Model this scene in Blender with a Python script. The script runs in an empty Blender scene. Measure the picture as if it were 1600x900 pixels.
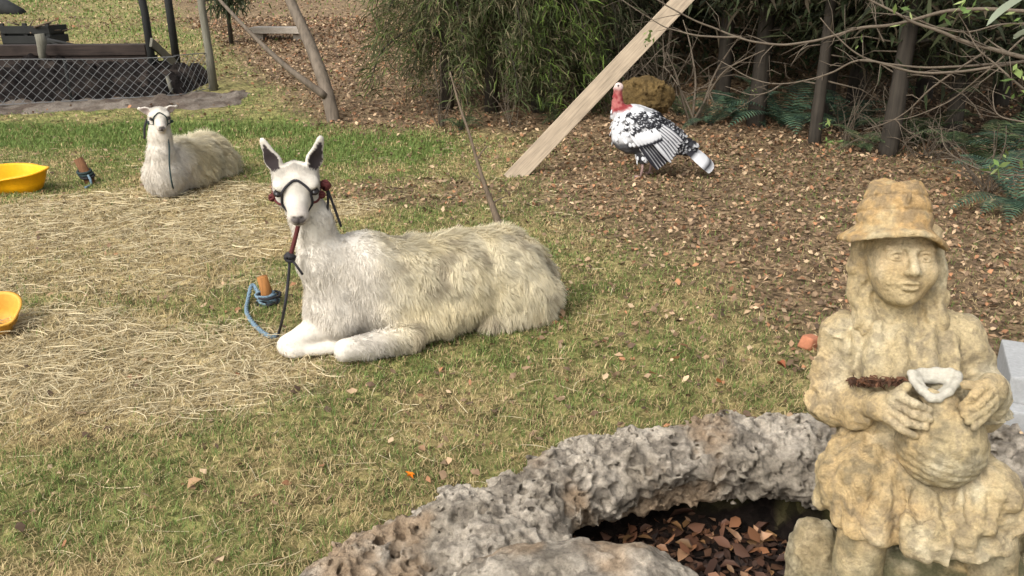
import bpy, math, random
import numpy as np
from mathutils import Vector, Matrix, Euler

random.seed(7)
rng = np.random.default_rng(7)
SC = bpy.context.scene
COL = SC.collection
R = math.radians

# ------------------------------------------------------------------ camera
CAM_H, PITCH, FPX = 1.8, R(20.65), 1300.0          # metres, downward pitch, focal length in photo pixels
cam_d = bpy.data.cameras.new('camera')
cam_d.sensor_width = 36.0
cam_d.lens = 36.0 * FPX / 1600.0
cam_d.clip_start = 0.05
cam_d.clip_end = 400.0
cam = bpy.data.objects.new('camera', cam_d)
COL.objects.link(cam)
cam.location = (0, 0, CAM_H)
cam.rotation_euler = (R(90) - PITCH, 0, 0)
SC.camera = cam

# ------------------------------------------------------------------ sky and sun (thin overcast)
SUN_EL, SUN_AZ = R(46), R(-140)     # azimuth measured from +Y towards +X; light comes from the left, behind the camera
world = bpy.data.worlds.new('World')
SC.world = world
world.use_nodes = True
wn, wl = world.node_tree.nodes, world.node_tree.links
wn.clear()
sky = wn.new('ShaderNodeTexSky')
sky.sky_type = 'NISHITA'
sky.sun_disc = False
sky.sun_elevation = SUN_EL
sky.sun_rotation = SUN_AZ
sky.dust_density = 4.0
sky.air_density = 1.0
hs = wn.new('ShaderNodeHueSaturation')
hs.inputs['Saturation'].default_value = 0.25
bg = wn.new('ShaderNodeBackground')
bg.inputs['Strength'].default_value = 0.15
wo = wn.new('ShaderNodeOutputWorld')
wl.new(sky.outputs[0], hs.inputs['Color'])
wl.new(hs.outputs[0], bg.inputs['Color'])
wl.new(bg.outputs[0], wo.inputs['Surface'])

sun_d = bpy.data.lights.new('sun', 'SUN')
sun_d.energy = 1.15
sun_d.angle = R(38)
sun_d.color = (1.0, 0.975, 0.94)
sun = bpy.data.objects.new('sun', sun_d)
COL.objects.link(sun)
_sd = Vector((math.sin(SUN_AZ) * math.cos(SUN_EL), math.cos(SUN_AZ) * math.cos(SUN_EL), math.sin(SUN_EL)))
sun.rotation_euler = _sd.to_track_quat('Z', 'Y').to_euler()

SC.view_settings.view_transform = 'Standard'
SC.view_settings.look = 'None'
SC.view_settings.gamma = 1.0
SC.view_settings.use_curve_mapping = False
SC.view_settings.exposure = 1.02
SC.render.engine = 'CYCLES'
SC.cycles.max_bounces = 6
SC.cycles.diffuse_bounces = 3
SC.cycles.glossy_bounces = 2
SC.cycles.transparent_max_bounces = 4

# ------------------------------------------------------------------ helpers: placing
def ray(px, py):
    """direction of the view ray of a photo pixel"""
    x, yv = (px - 800.0) / FPX, (450.0 - py) / FPX
    c, s = math.cos(PITCH), math.sin(PITCH)
    return np.array([x, c + yv * s, -s + yv * c])

def G(px, py, z=0.0):
    """point on the horizontal plane z seen at a photo pixel"""
    d = ray(px, py)
    t = (z - CAM_H) / d[2]
    return np.array([d[0] * t, d[1] * t, z])

def AT(px, py, D):
    """point at ground distance D (metres along Y) seen at a photo pixel"""
    d = ray(px, py)
    return np.array([0, 0, CAM_H]) + d * (D / d[1])

def lin(r, g, b):
    f = lambda c: (c / 255.0 / 12.92) if c / 255.0 <= 0.04045 else ((c / 255.0 + 0.055) / 1.055) ** 2.4
    return np.array([f(r), f(g), f(b)])

def sstep(a, b, x):
    t = np.clip((x - a) / (b - a), 0, 1)
    return t * t * (3 - 2 * t)

# ------------------------------------------------------------------ helpers: noise
_perm = np.random.default_rng(3).permutation(256).astype(np.int32)
_perm = np.concatenate([_perm, _perm, _perm])
_val = np.random.default_rng(4).uniform(-1, 1, 256).astype(np.float32)

def vnoise(p, seed=0):
    p = np.asarray(p, np.float32) + np.float32(seed * 17.31 + 512.7)
    i = np.floor(p).astype(np.int32)
    f = (p - i).astype(np.float32)
    u = f * f * (3 - 2 * f)
    i &= 255
    out = None
    A0 = _perm[i[:, 0]]; A1 = _perm[i[:, 0] + 1]
    res = []
    for A in (A0, A1):
        for dy in (0, 1):
            B = _perm[A + i[:, 1] + dy]
            z0 = _val[_perm[B + i[:, 2]] & 255]
            z1 = _val[_perm[B + i[:, 2] + 1] & 255]
            res.append(z0 + (z1 - z0) * u[:, 2])
    a = res[0] + (res[1] - res[0]) * u[:, 1]
    b = res[2] + (res[3] - res[2]) * u[:, 1]
    return a + (b - a) * u[:, 0]

def fbm(p, f, octv=4, seed=0, gain=0.5):
    s, a, t = 0, 1.0, 0
    for o in range(octv):
        s = s + a * vnoise(np.asarray(p) * f, seed + o * 3)
        t += a
        a *= gain
        f *= 2.03
    return s / t

def worley(p, f, seed=0):
    q = np.asarray(p, np.float32) * f + seed * 9.7 + 300
    i = np.floor(q).astype(np.int32)
    best = np.full(len(q), 9.0, np.float32)
    for dx in (-1, 0, 1):
        for dy in (-1, 0, 1):
            for dz in (-1, 0, 1):
                c = i + np.array([dx, dy, dz], np.int32)
                h = _perm[(_perm[(_perm[c[:, 0] & 255] + c[:, 1]) & 255] + c[:, 2]) & 255]
                o = np.stack([_val[h & 255], _val[(h * 7 + 31) & 255], _val[(h * 13 + 77) & 255]], 1) * 0.5 + 0.5
                d = ((c + o - q) ** 2).sum(1)
                best = np.minimum(best, d)
    return np.sqrt(best)

def n2(x, y, f, octv=3, seed=0):
    return fbm(np.stack([x, y, np.zeros_like(x)], 1), f, octv, seed)

# ------------------------------------------------------------------ helpers: meshes
def set_props(o, label=None, cat=None, group=None, kind=None):
    if label: o['label'] = label
    if cat: o['category'] = cat
    if group: o['group'] = group
    if kind: o['kind'] = kind
    return o

def link(name, me, mat=None, parent=None):
    o = bpy.data.objects.new(name, me)
    COL.objects.link(o)
    if mat is not None and me is not None and not me.materials:
        me.materials.append(mat)
    if parent is not None:
        o.parent = parent
    return o

def empty(name, loc=(0, 0, 0), rz=0.0):
    o = bpy.data.objects.new(name, None)
    COL.objects.link(o)
    o.empty_display_size = 0.1
    o.location = loc
    o.rotation_euler = (0, 0, rz)
    return o

def mesh_np(name, V, F, col=None, smooth=True, normals=None):
    V = np.ascontiguousarray(V, np.float32)
    F = np.ascontiguousarray(F, np.int32)
    me = bpy.data.meshes.new(name)
    k = F.shape[1]
    me.vertices.add(len(V))
    me.vertices.foreach_set('co', V.ravel())
    me.loops.add(F.size)
    me.loops.foreach_set('vertex_index', F.ravel())
    me.polygons.add(len(F))
    me.polygons.foreach_set('loop_start', np.arange(0, F.size, k, dtype=np.int32))
    me.polygons.foreach_set('use_smooth', np.full(len(F), bool(smooth)))
    me.update(calc_edges=True)
    if col is not None:
        c = np.ones((len(V), 4), np.float32)
        c[:, :3] = np.clip(col, 0, 1)
        at = me.color_attributes.new(name='Col', type='FLOAT_COLOR', domain='POINT')
        at.data.foreach_set('color', c.ravel())
    if normals is not None:
        me.normals_split_custom_set_from_vertices(np.asarray(normals, np.float32).tolist())
    return me

def ribbons(P, S):
    """P (N,K,3) centre lines, S (N,K-1,3) half-width vectors; pointed tips. Returns V, F(tris), owner index per vertex, t per vertex"""
    N, K, _ = P.shape
    Lf = P[:, :-1] - S
    Rt = P[:, :-1] + S
    V = np.concatenate([Lf, Rt, P[:, -1:]], 1)          # N, 2(K-1)+1
    m = 2 * (K - 1) + 1
    base = (np.arange(N) * m)[:, None]
    tr = []
    for k in range(K - 2):
        a, b, c, d = k, k + 1, (K - 1) + k + 1, (K - 1) + k
        tr += [[a, d, c], [a, c, b]]
    tr.append([K - 2, 2 * (K - 1) - 1, m - 1])
    tr = np.array(tr)
    F = (base[:, :, None] + tr[None]).reshape(-1, 3)
    own = np.repeat(np.arange(N), m)
    tt = np.concatenate([np.arange(K - 1), np.arange(K - 1), [K - 1]]) / (K - 1)
    return V.reshape(-1, 3), F, own, np.tile(tt, N)

def nrm(v):
    return v / np.maximum(np.linalg.norm(v, axis=-1, keepdims=True), 1e-9)

def sample_mesh(V, F, n, weight=None, g=None):
    """area-weighted points on triangles/quads; returns positions, normals, face idx"""
    g = g or rng
    if F.shape[1] == 4:
        F = np.concatenate([F[:, [0, 1, 2]], F[:, [0, 2, 3]]])
    a, b, c = V[F[:, 0]], V[F[:, 1]], V[F[:, 2]]
    cr = np.cross(b - a, c - a)
    ar = np.linalg.norm(cr, axis=1)
    w = ar.copy()
    if weight is not None:
        w = w * weight[F].mean(1)
    cs = np.cumsum(w); cs /= cs[-1]
    fi = np.searchsorted(cs, g.random(n))
    u, v = g.random(n), g.random(n)
    fl = u + v > 1
    u[fl], v[fl] = 1 - u[fl], 1 - v[fl]
    P = a[fi] + (b[fi] - a[fi]) * u[:, None] + (c[fi] - a[fi]) * v[:, None]
    return P, nrm(cr[fi]), fi

def vert_normals(V, F):
    if F.shape[1] == 4:
        F = np.concatenate([F[:, [0, 1, 2]], F[:, [0, 2, 3]]])
    n = np.zeros_like(V)
    cr = np.cross(V[F[:, 1]] - V[F[:, 0]], V[F[:, 2]] - V[F[:, 0]])
    for k in range(3):
        np.add.at(n, F[:, k], cr)
    return nrm(n)

def tube_np(pts, radii, seg=8, cap=True, jitter=0.0, g=None):
    """tapered tube along a polyline; returns V, F (quads)"""
    pts = np.asarray(pts, float)
    n = len(pts)
    radii = np.broadcast_to(np.asarray(radii, float), (n,)).copy()
    T = np.gradient(pts, axis=0)
    T = nrm(T)
    ref = np.array([0, 0, 1.0]) if abs(T[0][2]) < 0.9 else np.array([1.0, 0, 0])
    V = []
    u = nrm(np.cross(T[0], ref))
    for i in range(n):
        u = nrm(u - T[i] * np.dot(u, T[i]))
        w = np.cross(T[i], u)
        ang = np.arange(seg) / seg * 2 * np.pi
        rr = radii[i]
        if jitter and g is not None:
            rr = rr * (1 + g.uniform(-jitter, jitter, seg))[:, None]
        V.append(pts[i] + rr * (np.cos(ang)[:, None] * u + np.sin(ang)[:, None] * w))
    V = np.concatenate(V)
    F = []
    for i in range(n - 1):
        for k in range(seg):
            a, b = i * seg + k, i * seg + (k + 1) % seg
            F.append([a, b, b + seg, a + seg])
    if cap:
        V = np.concatenate([V, pts[:1], pts[-1:]])
        c0, c1 = n * seg, n * seg + 1
        for k in range(0, seg, 1):
            F.append([c0, (k + 1) % seg, k, k])
            e = (n - 1) * seg
            F.append([c1, e + k, e + (k + 1) % seg, e + (k + 1) % seg])
    return V, np.array(F)

def fix_degenerate(V, F):
    """quads whose last two indices agree become proper tris: split every quad"""
    T1 = F[:, [0, 1, 2]]
    m = F[:, 2] != F[:, 3]
    return np.concatenate([T1, F[m][:, [0, 2, 3]]])

def merge(parts):
    Vs, Fs, o = [], [], 0
    for V, F in parts:
        if F.shape[1] == 4:
            F = fix_degenerate(V, F)
        Vs.append(V); Fs.append(F + o); o += len(V)
    return np.concatenate(Vs), np.concatenate(Fs)

def tube_obj(name, pts, radii, mat, parent=None, seg=8, smoothpts=0, col=None):
    pts = np.asarray(pts, float)
    if smoothpts:
        pts, radii = resample(pts, radii, smoothpts)
    V, F = tube_np(pts, radii, seg)
    F = fix_degenerate(V, F)
    return link(name, mesh_np(name, V, F, None if col is None else np.tile(col, (len(V), 1))), mat, parent)

def resample(pts, radii, n):
    """Catmull-Rom through the points"""
    pts = np.asarray(pts, float)
    radii = np.broadcast_to(np.asarray(radii, float), (len(pts),))
    P = np.concatenate([[2 * pts[0] - pts[1]], pts, [2 * pts[-1] - pts[-2]]])
    t = np.linspace(0, len(pts) - 1 - 1e-6, n)
    i = t.astype(int)
    f = (t - i)[:, None]
    p0, p1, p2, p3 = P[i], P[i + 1], P[i + 2], P[i + 3]
    out = 0.5 * (2 * p1 + (p2 - p0) * f + (2 * p0 - 5 * p1 + 4 * p2 - p3) * f ** 2 + (3 * p1 - p0 - 3 * p2 + p3) * f ** 3)
    return out, np.interp(t, np.arange(len(pts)), radii)

def box_np(lo, hi, bev=0.0):
    """box with bevelled edges (chamfer) as quads+tris -> tris"""
    import bmesh
    bm = bmesh.new()
    bmesh.ops.create_cube(bm, size=1.0)
    lo, hi = np.array(lo, float), np.array(hi, float)
    for v in bm.verts:
        v.co = Vector((lo + hi) / 2 + (np.array(v.co)) * (hi - lo))
    if bev:
        bmesh.ops.bevel(bm, geom=bm.edges[:] , offset=bev, segments=2, affect='EDGES', profile=0.6)
    bmesh.ops.triangulate(bm, faces=bm.faces[:])
    bm.verts.index_update()
    V = np.array([v.co[:] for v in bm.verts])
    F = np.array([[v.index for v in f.verts] for f in bm.faces])
    bm.free()
    return V, F

# ------------------------------------------------------------------ helpers: signed distance modelling
def f32(*a):
    return np.array(a, np.float32)

def length(v):
    return np.sqrt((v * v).sum(-1))

def ell(p, c, r):
    q = p - f32(*c)
    r = f32(*r)
    k0 = length(q / r)
    k1 = length(q / (r * r))
    return k0 * (k0 - 1) / np.maximum(k1, 1e-6)

def sph(p, c, r):
    return length(p - f32(*c)) - r

def cone(p, a, b, ra, rb):
    a, b = f32(*a), f32(*b)
    ab = b - a
    t = np.clip(((p - a) @ ab) / max(float(ab @ ab), 1e-9), 0, 1)
    return length(p - a - t[:, None] * ab) - (ra + (rb - ra) * t)

def chain(p, pts, rs, k):
    d = None
    for i in range(len(pts) - 1):
        e = cone(p, pts[i], pts[i + 1], rs[i], rs[i + 1])
        d = e if d is None else smin(d, e, k)
    return d

def smin(a, b, k):
    h = np.clip(0.5 + 0.5 * (b - a) / k, 0, 1)
    return b + (a - b) * h - k * h * (1 - h)

def smax(a, b, k):
    return -smin(-a, -b, k)

def surfnets(F, lo, h):
    s = F < 0
    c = np.zeros(tuple(n - 1 for n in F.shape), np.int8)
    for dx in (0, 1):
        for dy in (0, 1):
            for dz in (0, 1):
                c += s[dx:F.shape[0] - 1 + dx, dy:F.shape[1] - 1 + dy, dz:F.shape[2] - 1 + dz]
    act = (c > 0) & (c < 8)
    I = np.argwhere(act)
    idx = np.full(c.shape, -1, np.int32)
    idx[act] = np.arange(len(I))
    acc = np.zeros((len(I), 3), np.float32)
    cnt = np.zeros(len(I), np.float32)
    corners = [(x, y, z) for x in (0, 1) for y in (0, 1) for z in (0, 1)]
    for a in corners:
        for ax in range(3):
            if a[ax]:
                continue
            b = list(a); b[ax] = 1
            fa = F[I[:, 0] + a[0], I[:, 1] + a[1], I[:, 2] + a[2]]
            fb = F[I[:, 0] + b[0], I[:, 1] + b[1], I[:, 2] + b[2]]
            m = (fa < 0) != (fb < 0)
            t = fa[m] / (fa[m] - fb[m])
            pos = np.tile(np.array(a, np.float32), (m.sum(), 1))
            pos[:, ax] += t
            acc[m] += pos
            cnt[m] += 1
    V = np.asarray(lo, np.float32) + h * (I + acc / cnt[:, None])
    quads = []
    for ax in range(3):
        o1, o2 = (ax + 1) % 3, (ax + 2) % 3
        sl0 = [slice(1, -1)] * 3; sl1 = [slice(1, -1)] * 3
        sl0[ax] = slice(0, -1); sl1[ax] = slice(1, None)
        m = s[tuple(sl0)] != s[tuple(sl1)]
        E = np.argwhere(m)
        off = np.array([1, 1, 1]); off[ax] = 0
        E = E + off
        ins = s[E[:, 0], E[:, 1], E[:, 2]]
        q = []
        for d1, d2 in ((1, 1), (0, 1), (0, 0), (1, 0)):
            cc = E.copy()
            cc[:, o1] -= d1
            cc[:, o2] -= d2
            q.append(idx[cc[:, 0], cc[:, 1], cc[:, 2]])
        q = np.stack(q, 1)
        q[~ins] = q[~ins][:, ::-1]
        quads.append(q)
    Q = np.concatenate(quads)
    Q = Q[(Q >= 0).all(1)]
    return V, Q

def sdf_mesh(fn, lo, hi, h, pad=0.0):
    B = 8
    lo, hi = np.array(lo, float), np.array(hi, float)
    nb = np.ceil((hi - lo) / h / B).astype(int) + 1
    ii = np.stack(np.meshgrid(*[np.arange(n) for n in nb], indexing='ij'), -1).reshape(-1, 3)
    cen = (lo + (ii * B + (B - 1) / 2) * h).astype(np.float32)
    d = fn(cen)
    N = nb * B
    Fg = np.repeat(np.repeat(np.repeat(d.reshape(nb), B, 0), B, 1), B, 2).astype(np.float32)
    fl = np.abs(d) < B * h * 0.87 * 1.35 + pad
    blk = ii[fl]
    loc = np.stack(np.meshgrid(*[np.arange(B)] * 3, indexing='ij'), -1).reshape(-1, 3)
    for s0 in range(0, len(blk), 1500):
        g = (blk[s0:s0 + 1500, None, :] * B + loc[None]).reshape(-1, 3)
        Fg[g[:, 0], g[:, 1], g[:, 2]] = fn((lo + g * h).astype(np.float32))
    return surfnets(Fg, lo, h)

# ------------------------------------------------------------------ helpers: materials
def mat_attr(name, rough=0.8, noise=None, bump=None, spec=0.3, sheen=0.0, transl=0.0, tint=None, cells=None):
    """material whose colour comes from the 'Col' attribute (or tint), broken up by noise. noise=(scale, amount), bump=(scale, strength, distance)"""
    m = bpy.data.materials.new(name)
    m.use_nodes = True
    N, L = m.node_tree.nodes, m.node_tree.links
    bs = N['Principled BSDF']
    bs.inputs['Roughness'].default_value = rough
    bs.inputs['Specular IOR Level'].default_value = spec
    if sheen:
        bs.inputs['Sheen Weight'].default_value = sheen
    if tint is None:
        a = N.new('ShaderNodeAttribute'); a.attribute_name = 'Col'
        c = a.outputs['Color']
    else:
        a = N.new('ShaderNodeRGB'); a.outputs[0].default_value = (*tint, 1)
        c = a.outputs[0]
    tc = N.new('ShaderNodeTexCoord')
    if noise:
        for k, (sc, am) in enumerate(noise if isinstance(noise[0], tuple) else (noise,)):
            nt = N.new('ShaderNodeTexNoise')
            nt.inputs['Scale'].default_value = sc
            nt.inputs['Detail'].default_value = 6
            nt.inputs['Roughness'].default_value = 0.65
            L.new(tc.outputs['Object'], nt.inputs['Vector'])
            mr = N.new('ShaderNodeMapRange')
            mr.inputs['From Min'].default_value = 0.25
            mr.inputs['From Max'].default_value = 0.75
            mr.inputs['To Min'].default_value = 1 - am
            mr.inputs['To Max'].default_value = 1 + am
            L.new(nt.outputs['Fac'], mr.inputs['Value'])
            mx = N.new('ShaderNodeMix'); mx.data_type = 'RGBA'; mx.blend_type = 'MULTIPLY'
            mx.inputs['Factor'].default_value = 1.0
            L.new(c, mx.inputs['A'])
            L.new(mr.outputs[0], mx.inputs['B'])
            c = mx.outputs['Result']
    if cells:
        for sc, am in cells:
            vo = N.new('ShaderNodeTexVoronoi')
            vo.inputs['Scale'].default_value = sc
            L.new(tc.outputs['Object'], vo.inputs['Vector'])
            sx = N.new('ShaderNodeSeparateColor')
            L.new(vo.outputs['Color'], sx.inputs[0])
            mr = N.new('ShaderNodeMapRange')
            mr.inputs['To Min'].default_value = 1 - am
            mr.inputs['To Max'].default_value = 1 + am
            L.new(sx.outputs[0], mr.inputs['Value'])
            mx = N.new('ShaderNodeMix'); mx.data_type = 'RGBA'; mx.blend_type = 'MULTIPLY'
            mx.inputs['Factor'].default_value = 1.0
            L.new(c, mx.inputs['A']); L.new(mr.outputs[0], mx.inputs['B'])
            c = mx.outputs['Result']
    L.new(c, bs.inputs['Base Color'])
    if bump:
        prev = None
        for (sc, st, ds) in (bump if isinstance(bump[0], tuple) else (bump,)):
            nt = N.new('ShaderNodeTexNoise')
            nt.inputs['Scale'].default_value = sc
            nt.inputs['Detail'].default_value = 8
            nt.inputs['Roughness'].default_value = 0.7
            L.new(tc.outputs['Object'], nt.inputs['Vector'])
            b = N.new('ShaderNodeBump')
            b.inputs['Strength'].default_value = st
            b.inputs['Distance'].default_value = ds
            L.new(nt.outputs['Fac'], b.inputs['Height'])
            if prev is not None:
                L.new(prev, b.inputs['Normal'])
            prev = b.outputs[0]
        L.new(prev, bs.inputs['Normal'])
    if transl:
        tr = N.new('ShaderNodeBsdfTranslucent')
        L.new(c, tr.inputs['Color'])
        ms = N.new('ShaderNodeMixShader')
        ms.inputs['Fac'].default_value = transl
        L.new(bs.outputs[0], ms.inputs[1])
        L.new(tr.outputs[0], ms.inputs[2])
        L.new(ms.outputs[0], N['Material Output'].inputs['Surface'])
    return m

# ------------------------------------------------------------------ the ground
PIT_C, PIT_R, HOLE_R = np.array([0.70, 2.22]), np.array([0.52, 0.42]), np.array([0.43, 0.28])
def pit_k(x, y):
    return np.sqrt(((x - PIT_C[0]) / PIT_R[0]) ** 2 + ((y - PIT_C[1]) / PIT_R[1]) ** 2)

def gz(x, y):
    x, y = np.asarray(x, float), np.asarray(y, float)
    t = np.maximum(y - 9.0, 0)
    z = 0.05 * t * t / (t + 1.5)
    z = z + 0.16 * sstep(10.0, 14.0, y) * sstep(-3.2, -1.6, x) * sstep(1.0, -0.8, x)      # leaf-covered bank
    z = z + 1.9 * sstep(12.2, 17.0, y - 0.10 * x) * sstep(0.2, 2.6, x)                                             # rising bank behind the wood
    z = z + 0.012 * np.sin(x * 2.1 + 0.7) * np.sin(y * 1.7) + 0.006 * np.sin(x * 6.3 + y * 4.1)
    return z - 0.15 * sstep(1.2, 0.95, pit_k(x, y))

def GS(px, py, lift=0.0):
    """ground point seen at a photo pixel, on the uneven ground"""
    d = ray(px, py)
    o = np.array([0, 0, CAM_H])
    t = 1.5
    for _ in range(4000):
        p = o + d * t
        if p[2] <= float(gz(p[0], p[1])) or t > 80:
            break
        t += 0.02 if t < 20 else 0.1
    p[2] = float(gz(p[0], p[1])) + lift
    return p

def blob(x, y, px, py, rx, ry, rot=0.0, soft=0.5):
    c = G(px, py)
    dx, dy = x - c[0], y - c[1]
    cs, sn = math.cos(rot), math.sin(rot)
    u, v = (dx * cs + dy * sn) / rx, (-dx * sn + dy * cs) / ry
    return sstep(1.0, 1.0 - soft, np.sqrt(u * u + v * v))

_la, _lb = G(830, 300), G(1330, 560)
_ln = np.array([-( _lb - _la)[1], (_lb - _la)[0]]); _ln = _ln / np.linalg.norm(_ln)
if _ln[1] < 0: _ln = -_ln

def zones(x, y):
    n1 = n2(x, y, 0.9, 3, 2)
    n3 = n2(x, y, 3.2, 3, 5)
    n4 = n2(x, y, 9.0, 2, 8)
    side = (x - _la[0]) * _ln[0] + (y - _la[1]) * _ln[1]
    leaf = sstep(-0.75, 0.6, side + 0.5 * n1 + 0.35 * n3) * sstep(-1.2, 0.6, x + 0.4 * n1 - (y - 6.0) * 0.1)
    leaf = np.maximum(leaf, 0.85 * blob(x, y, 665, 300, 1.35, 0.75) * sstep(-0.45, 0.15, n3 + n1 * 0.5))
    leaf = np.maximum(leaf, sstep(9.6, 10.6, y + 0.5 * n3) * sstep(-0.5, 0.5, x + 2.3 + 0.5 * (y - 10.5) + 0.4 * n1))                # bank under the trees
    leaf = np.maximum(leaf, 0.45 * sstep(12.5, 15, y + n1) * sstep(-0.1, 0.5, n1 + 0.5 * n3))
    hay = np.maximum.reduce([
        blob(x, y, 215, 575, 1.25, 0.72), blob(x, y, 60, 545, 0.9, 0.7), 0.9 * blob(x, y, 190, 335, 1.5, 0.95), 0.9 * blob(x, y, 30, 370, 1.3, 0.6),
        0.9 * blob(x, y, 330, 380, 0.9, 0.7), 0.6 * blob(x, y, 140, 430, 1.5, 0.6), 0.75 * blob(x, y, 500, 330, 0.7, 0.4), 0.8 * blob(x, y, 330, 300, 1.0, 0.4)])
    hay = np.clip(hay * (1.0 + 0.55 * n3 + 0.35 * n4), 0, 1)
    lush = np.maximum.reduce([blob(x, y, 560, 232, 1.6, 1.2), blob(x, y, 90, 215, 2.6, 1.1), blob(x, y, 330, 205, 2.2, 0.9), 0.5 * blob(x, y, 400, 420, 0.5, 0.3)])
    lush = np.maximum(lush, 0.65 * sstep(14, 22, y) * sstep(0.2, -0.3, n1))
    green = np.clip(0.47 + 0.5 * n3 + 0.3 * n1 + 0.18 * n4 + 0.42 * lush - 0.5 * hay, 0, 1)
    leaf = leaf * (1 - 0.8 * lush * (y < 9.5)) * (1 - 0.85 * hay)
    dirt = np.zeros_like(x)
    return leaf, hay, green, lush, n3

def _axis(parts):
    out = []
    for a, b, s in parts:
        out.append(np.arange(a, b, s))
    return np.unique(np.round(np.concatenate(out), 4))
_xs = _axis([(-90, -14, 4.0), (-14, -6, 0.5), (-6, 6, 0.075), (6, 14, 0.4), (14, 94, 4.0)])
_ys = _axis([(-20, 1.0, 0.75), (1.0, 11, 0.075), (11, 20, 0.3), (20, 40, 1.0), (40, 160, 5.0)])
X, Y = np.meshgrid(_xs, _ys, indexing='xy')
xf, yf = X.ravel(), Y.ravel()
leaf_, hay_, green_, lush_, nn_ = zones(xf, yf)
Zg = gz(xf, yf)
SOIL, THATCH, TURF, LEAFC = lin(66, 56, 44), lin(140, 122, 86), lin(100, 104, 56), lin(114, 94, 73)
gc = THATCH + (TURF - THATCH) * np.clip(green_, 0, 1)[:, None]
gc = gc + (LEAFC - gc) * (leaf_ * 0.9)[:, None]
gc = gc + (lin(158, 142, 106) - gc) * (hay_ * 0.7)[:, None]
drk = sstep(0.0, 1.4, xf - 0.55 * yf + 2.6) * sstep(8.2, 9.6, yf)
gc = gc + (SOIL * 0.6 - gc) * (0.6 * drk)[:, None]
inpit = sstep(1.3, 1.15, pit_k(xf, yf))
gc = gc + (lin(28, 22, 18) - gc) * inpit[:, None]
gc = gc * (1 + 0.25 * n2(xf, yf, 14, 2, 3))[:, None]
nx, ny = len(_xs), len(_ys)
ii = np.arange(nx * ny).reshape(ny, nx)
Fq = np.stack([ii[:-1, :-1], ii[:-1, 1:], ii[1:, 1:], ii[1:, :-1]], -1).reshape(-1, 4)
ground_mat = mat_attr('ground', 0.95, noise=((6.0, 0.22), (45.0, 0.25), (160.0, 0.2)), cells=((30.0, 0.5), (9.0, 0.3)), bump=((60.0, 0.8, 0.02), (200.0, 0.6, 0.01)), spec=0.1)
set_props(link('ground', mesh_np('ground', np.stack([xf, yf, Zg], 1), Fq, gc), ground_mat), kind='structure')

# ------------------------------------------------------------------ points spread over the visible ground, denser near by
def spread(n, y0, y1, power, g, margin=1.0):
    """y sampled so that areal density falls off as y**-power"""
    a = 2 - power      # area element ~ y dy
    u = g.random(n)
    y = (y0 ** a + u * (y1 ** a - y0 ** a)) ** (1 / a) if abs(a) > 1e-6 else y0 * (y1 / y0) ** u
    x = (g.random(n) * 2 - 1) * (0.66 * y + margin)
    return x, y

def in_blocked(x, y):
    """under the big llama, the rocks and the statue nothing needs to grow"""
    c, s = math.cos(-R(206)), math.sin(-R(206))
    lx, ly = (x + 0.26) * c - (y - 4.27) * s, (x + 0.26) * s + (y - 4.27) * c
    b = (np.sqrt((lx / 0.5) ** 2 + (ly / 0.2) ** 2) < 1)
    return b | (pit_k(x, y) < 1.2)

# ---- grass
g = np.random.default_rng(21)
n = 325000
x, y = spread(n, 2.0, 10.5, 1.45, g)
n_far = 90000
xf_, yf_ = spread(n_far, 9.3, 40.0, 1.9, g)
x, y = np.concatenate([x, xf_]), np.concatenate([y, yf_]); n = len(x)
lf, hy, gr, lu, n3 = zones(x, y)
tuft = n2(x, y, 22, 2, 31)
keep = (g.random(n) < (1 - 0.85 * lf) * (1 - 0.5 * hy) * (0.55 + 0.45 * sstep(-0.4, 0.3, tuft))) & ~in_blocked(x, y) & ~((y > 9.7) & (x > -0.4)) & ~((y > 11.3) & (y < 14.2) & (x < -3.95))
x, y, gr, lu, hy, tuft = x[keep], y[keep], gr[keep], lu[keep], hy[keep], tuft[keep]
n = len(x)
isg = g.random(n) < np.clip(gr * 1.15 - 0.10, 0.05, 0.97)
ln = g.uniform(0.018, 0.045, n) * (1 + 0.5 * lu) * np.where(isg, 1.0, 1.15) * (1 + 0.25 * tuft)
az = g.uniform(0, 2 * np.pi, n)
lean = np.where(isg, g.uniform(0.3, 1.1, n), g.uniform(0.9, 1.5, n))
hd = np.stack([np.cos(az), np.sin(az), np.zeros(n)], 1)
d0 = hd * np.sin(lean * 0.6)[:, None] + np.array([0, 0, 1]) * np.cos(lean * 0.6)[:, None]
d1 = hd * np.sin(np.minimum(lean * 1.25, 1.6))[:, None] + np.array([0, 0, 1]) * np.cos(np.minimum(lean * 1.25, 1.6))[:, None]
p0 = np.stack([x, y, gz(x, y) - 0.002], 1)
p1 = p0 + d0 * (ln * 0.55)[:, None]
p2 = p1 + d1 * (ln * 0.55)[:, None]
wd = (0.0006 + 0.00036 * y + 0.0006 * np.maximum(y - 9, 0)) * g.uniform(0.7, 1.3, n)
ln = ln * (1 + 0.06 * np.maximum(y - 9, 0))
p1 = p0 + d0 * (ln * 0.55)[:, None]
p2 = p1 + d1 * (ln * 0.55)[:, None]
sd = np.stack([-np.sin(az), np.cos(az), np.zeros(n)], 1)
V, F, own, tt = ribbons(np.stack([p0, p1, p2], 1), sd[:, None] * (wd[:, None] * np.array([1, 0.8]))[:, :, None])
GA, GB, SA, SB = lin(124, 136, 76), lin(88, 110, 54), lin(190, 172, 126), lin(150, 128, 90)
m = g.random((n, 1))
cg = GA + (GB - GA) * m
cg = cg + (lin(100, 122, 60) - cg) * (0.45 * lu)[:, None]
cs = SA + (SB - SA) * m
c = np.where(isg[:, None], cg, cs) * g.uniform(0.75, 1.2, (n, 1))
grass_mat = mat_attr('grass', 0.75, spec=0.2, transl=0.25)
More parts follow.
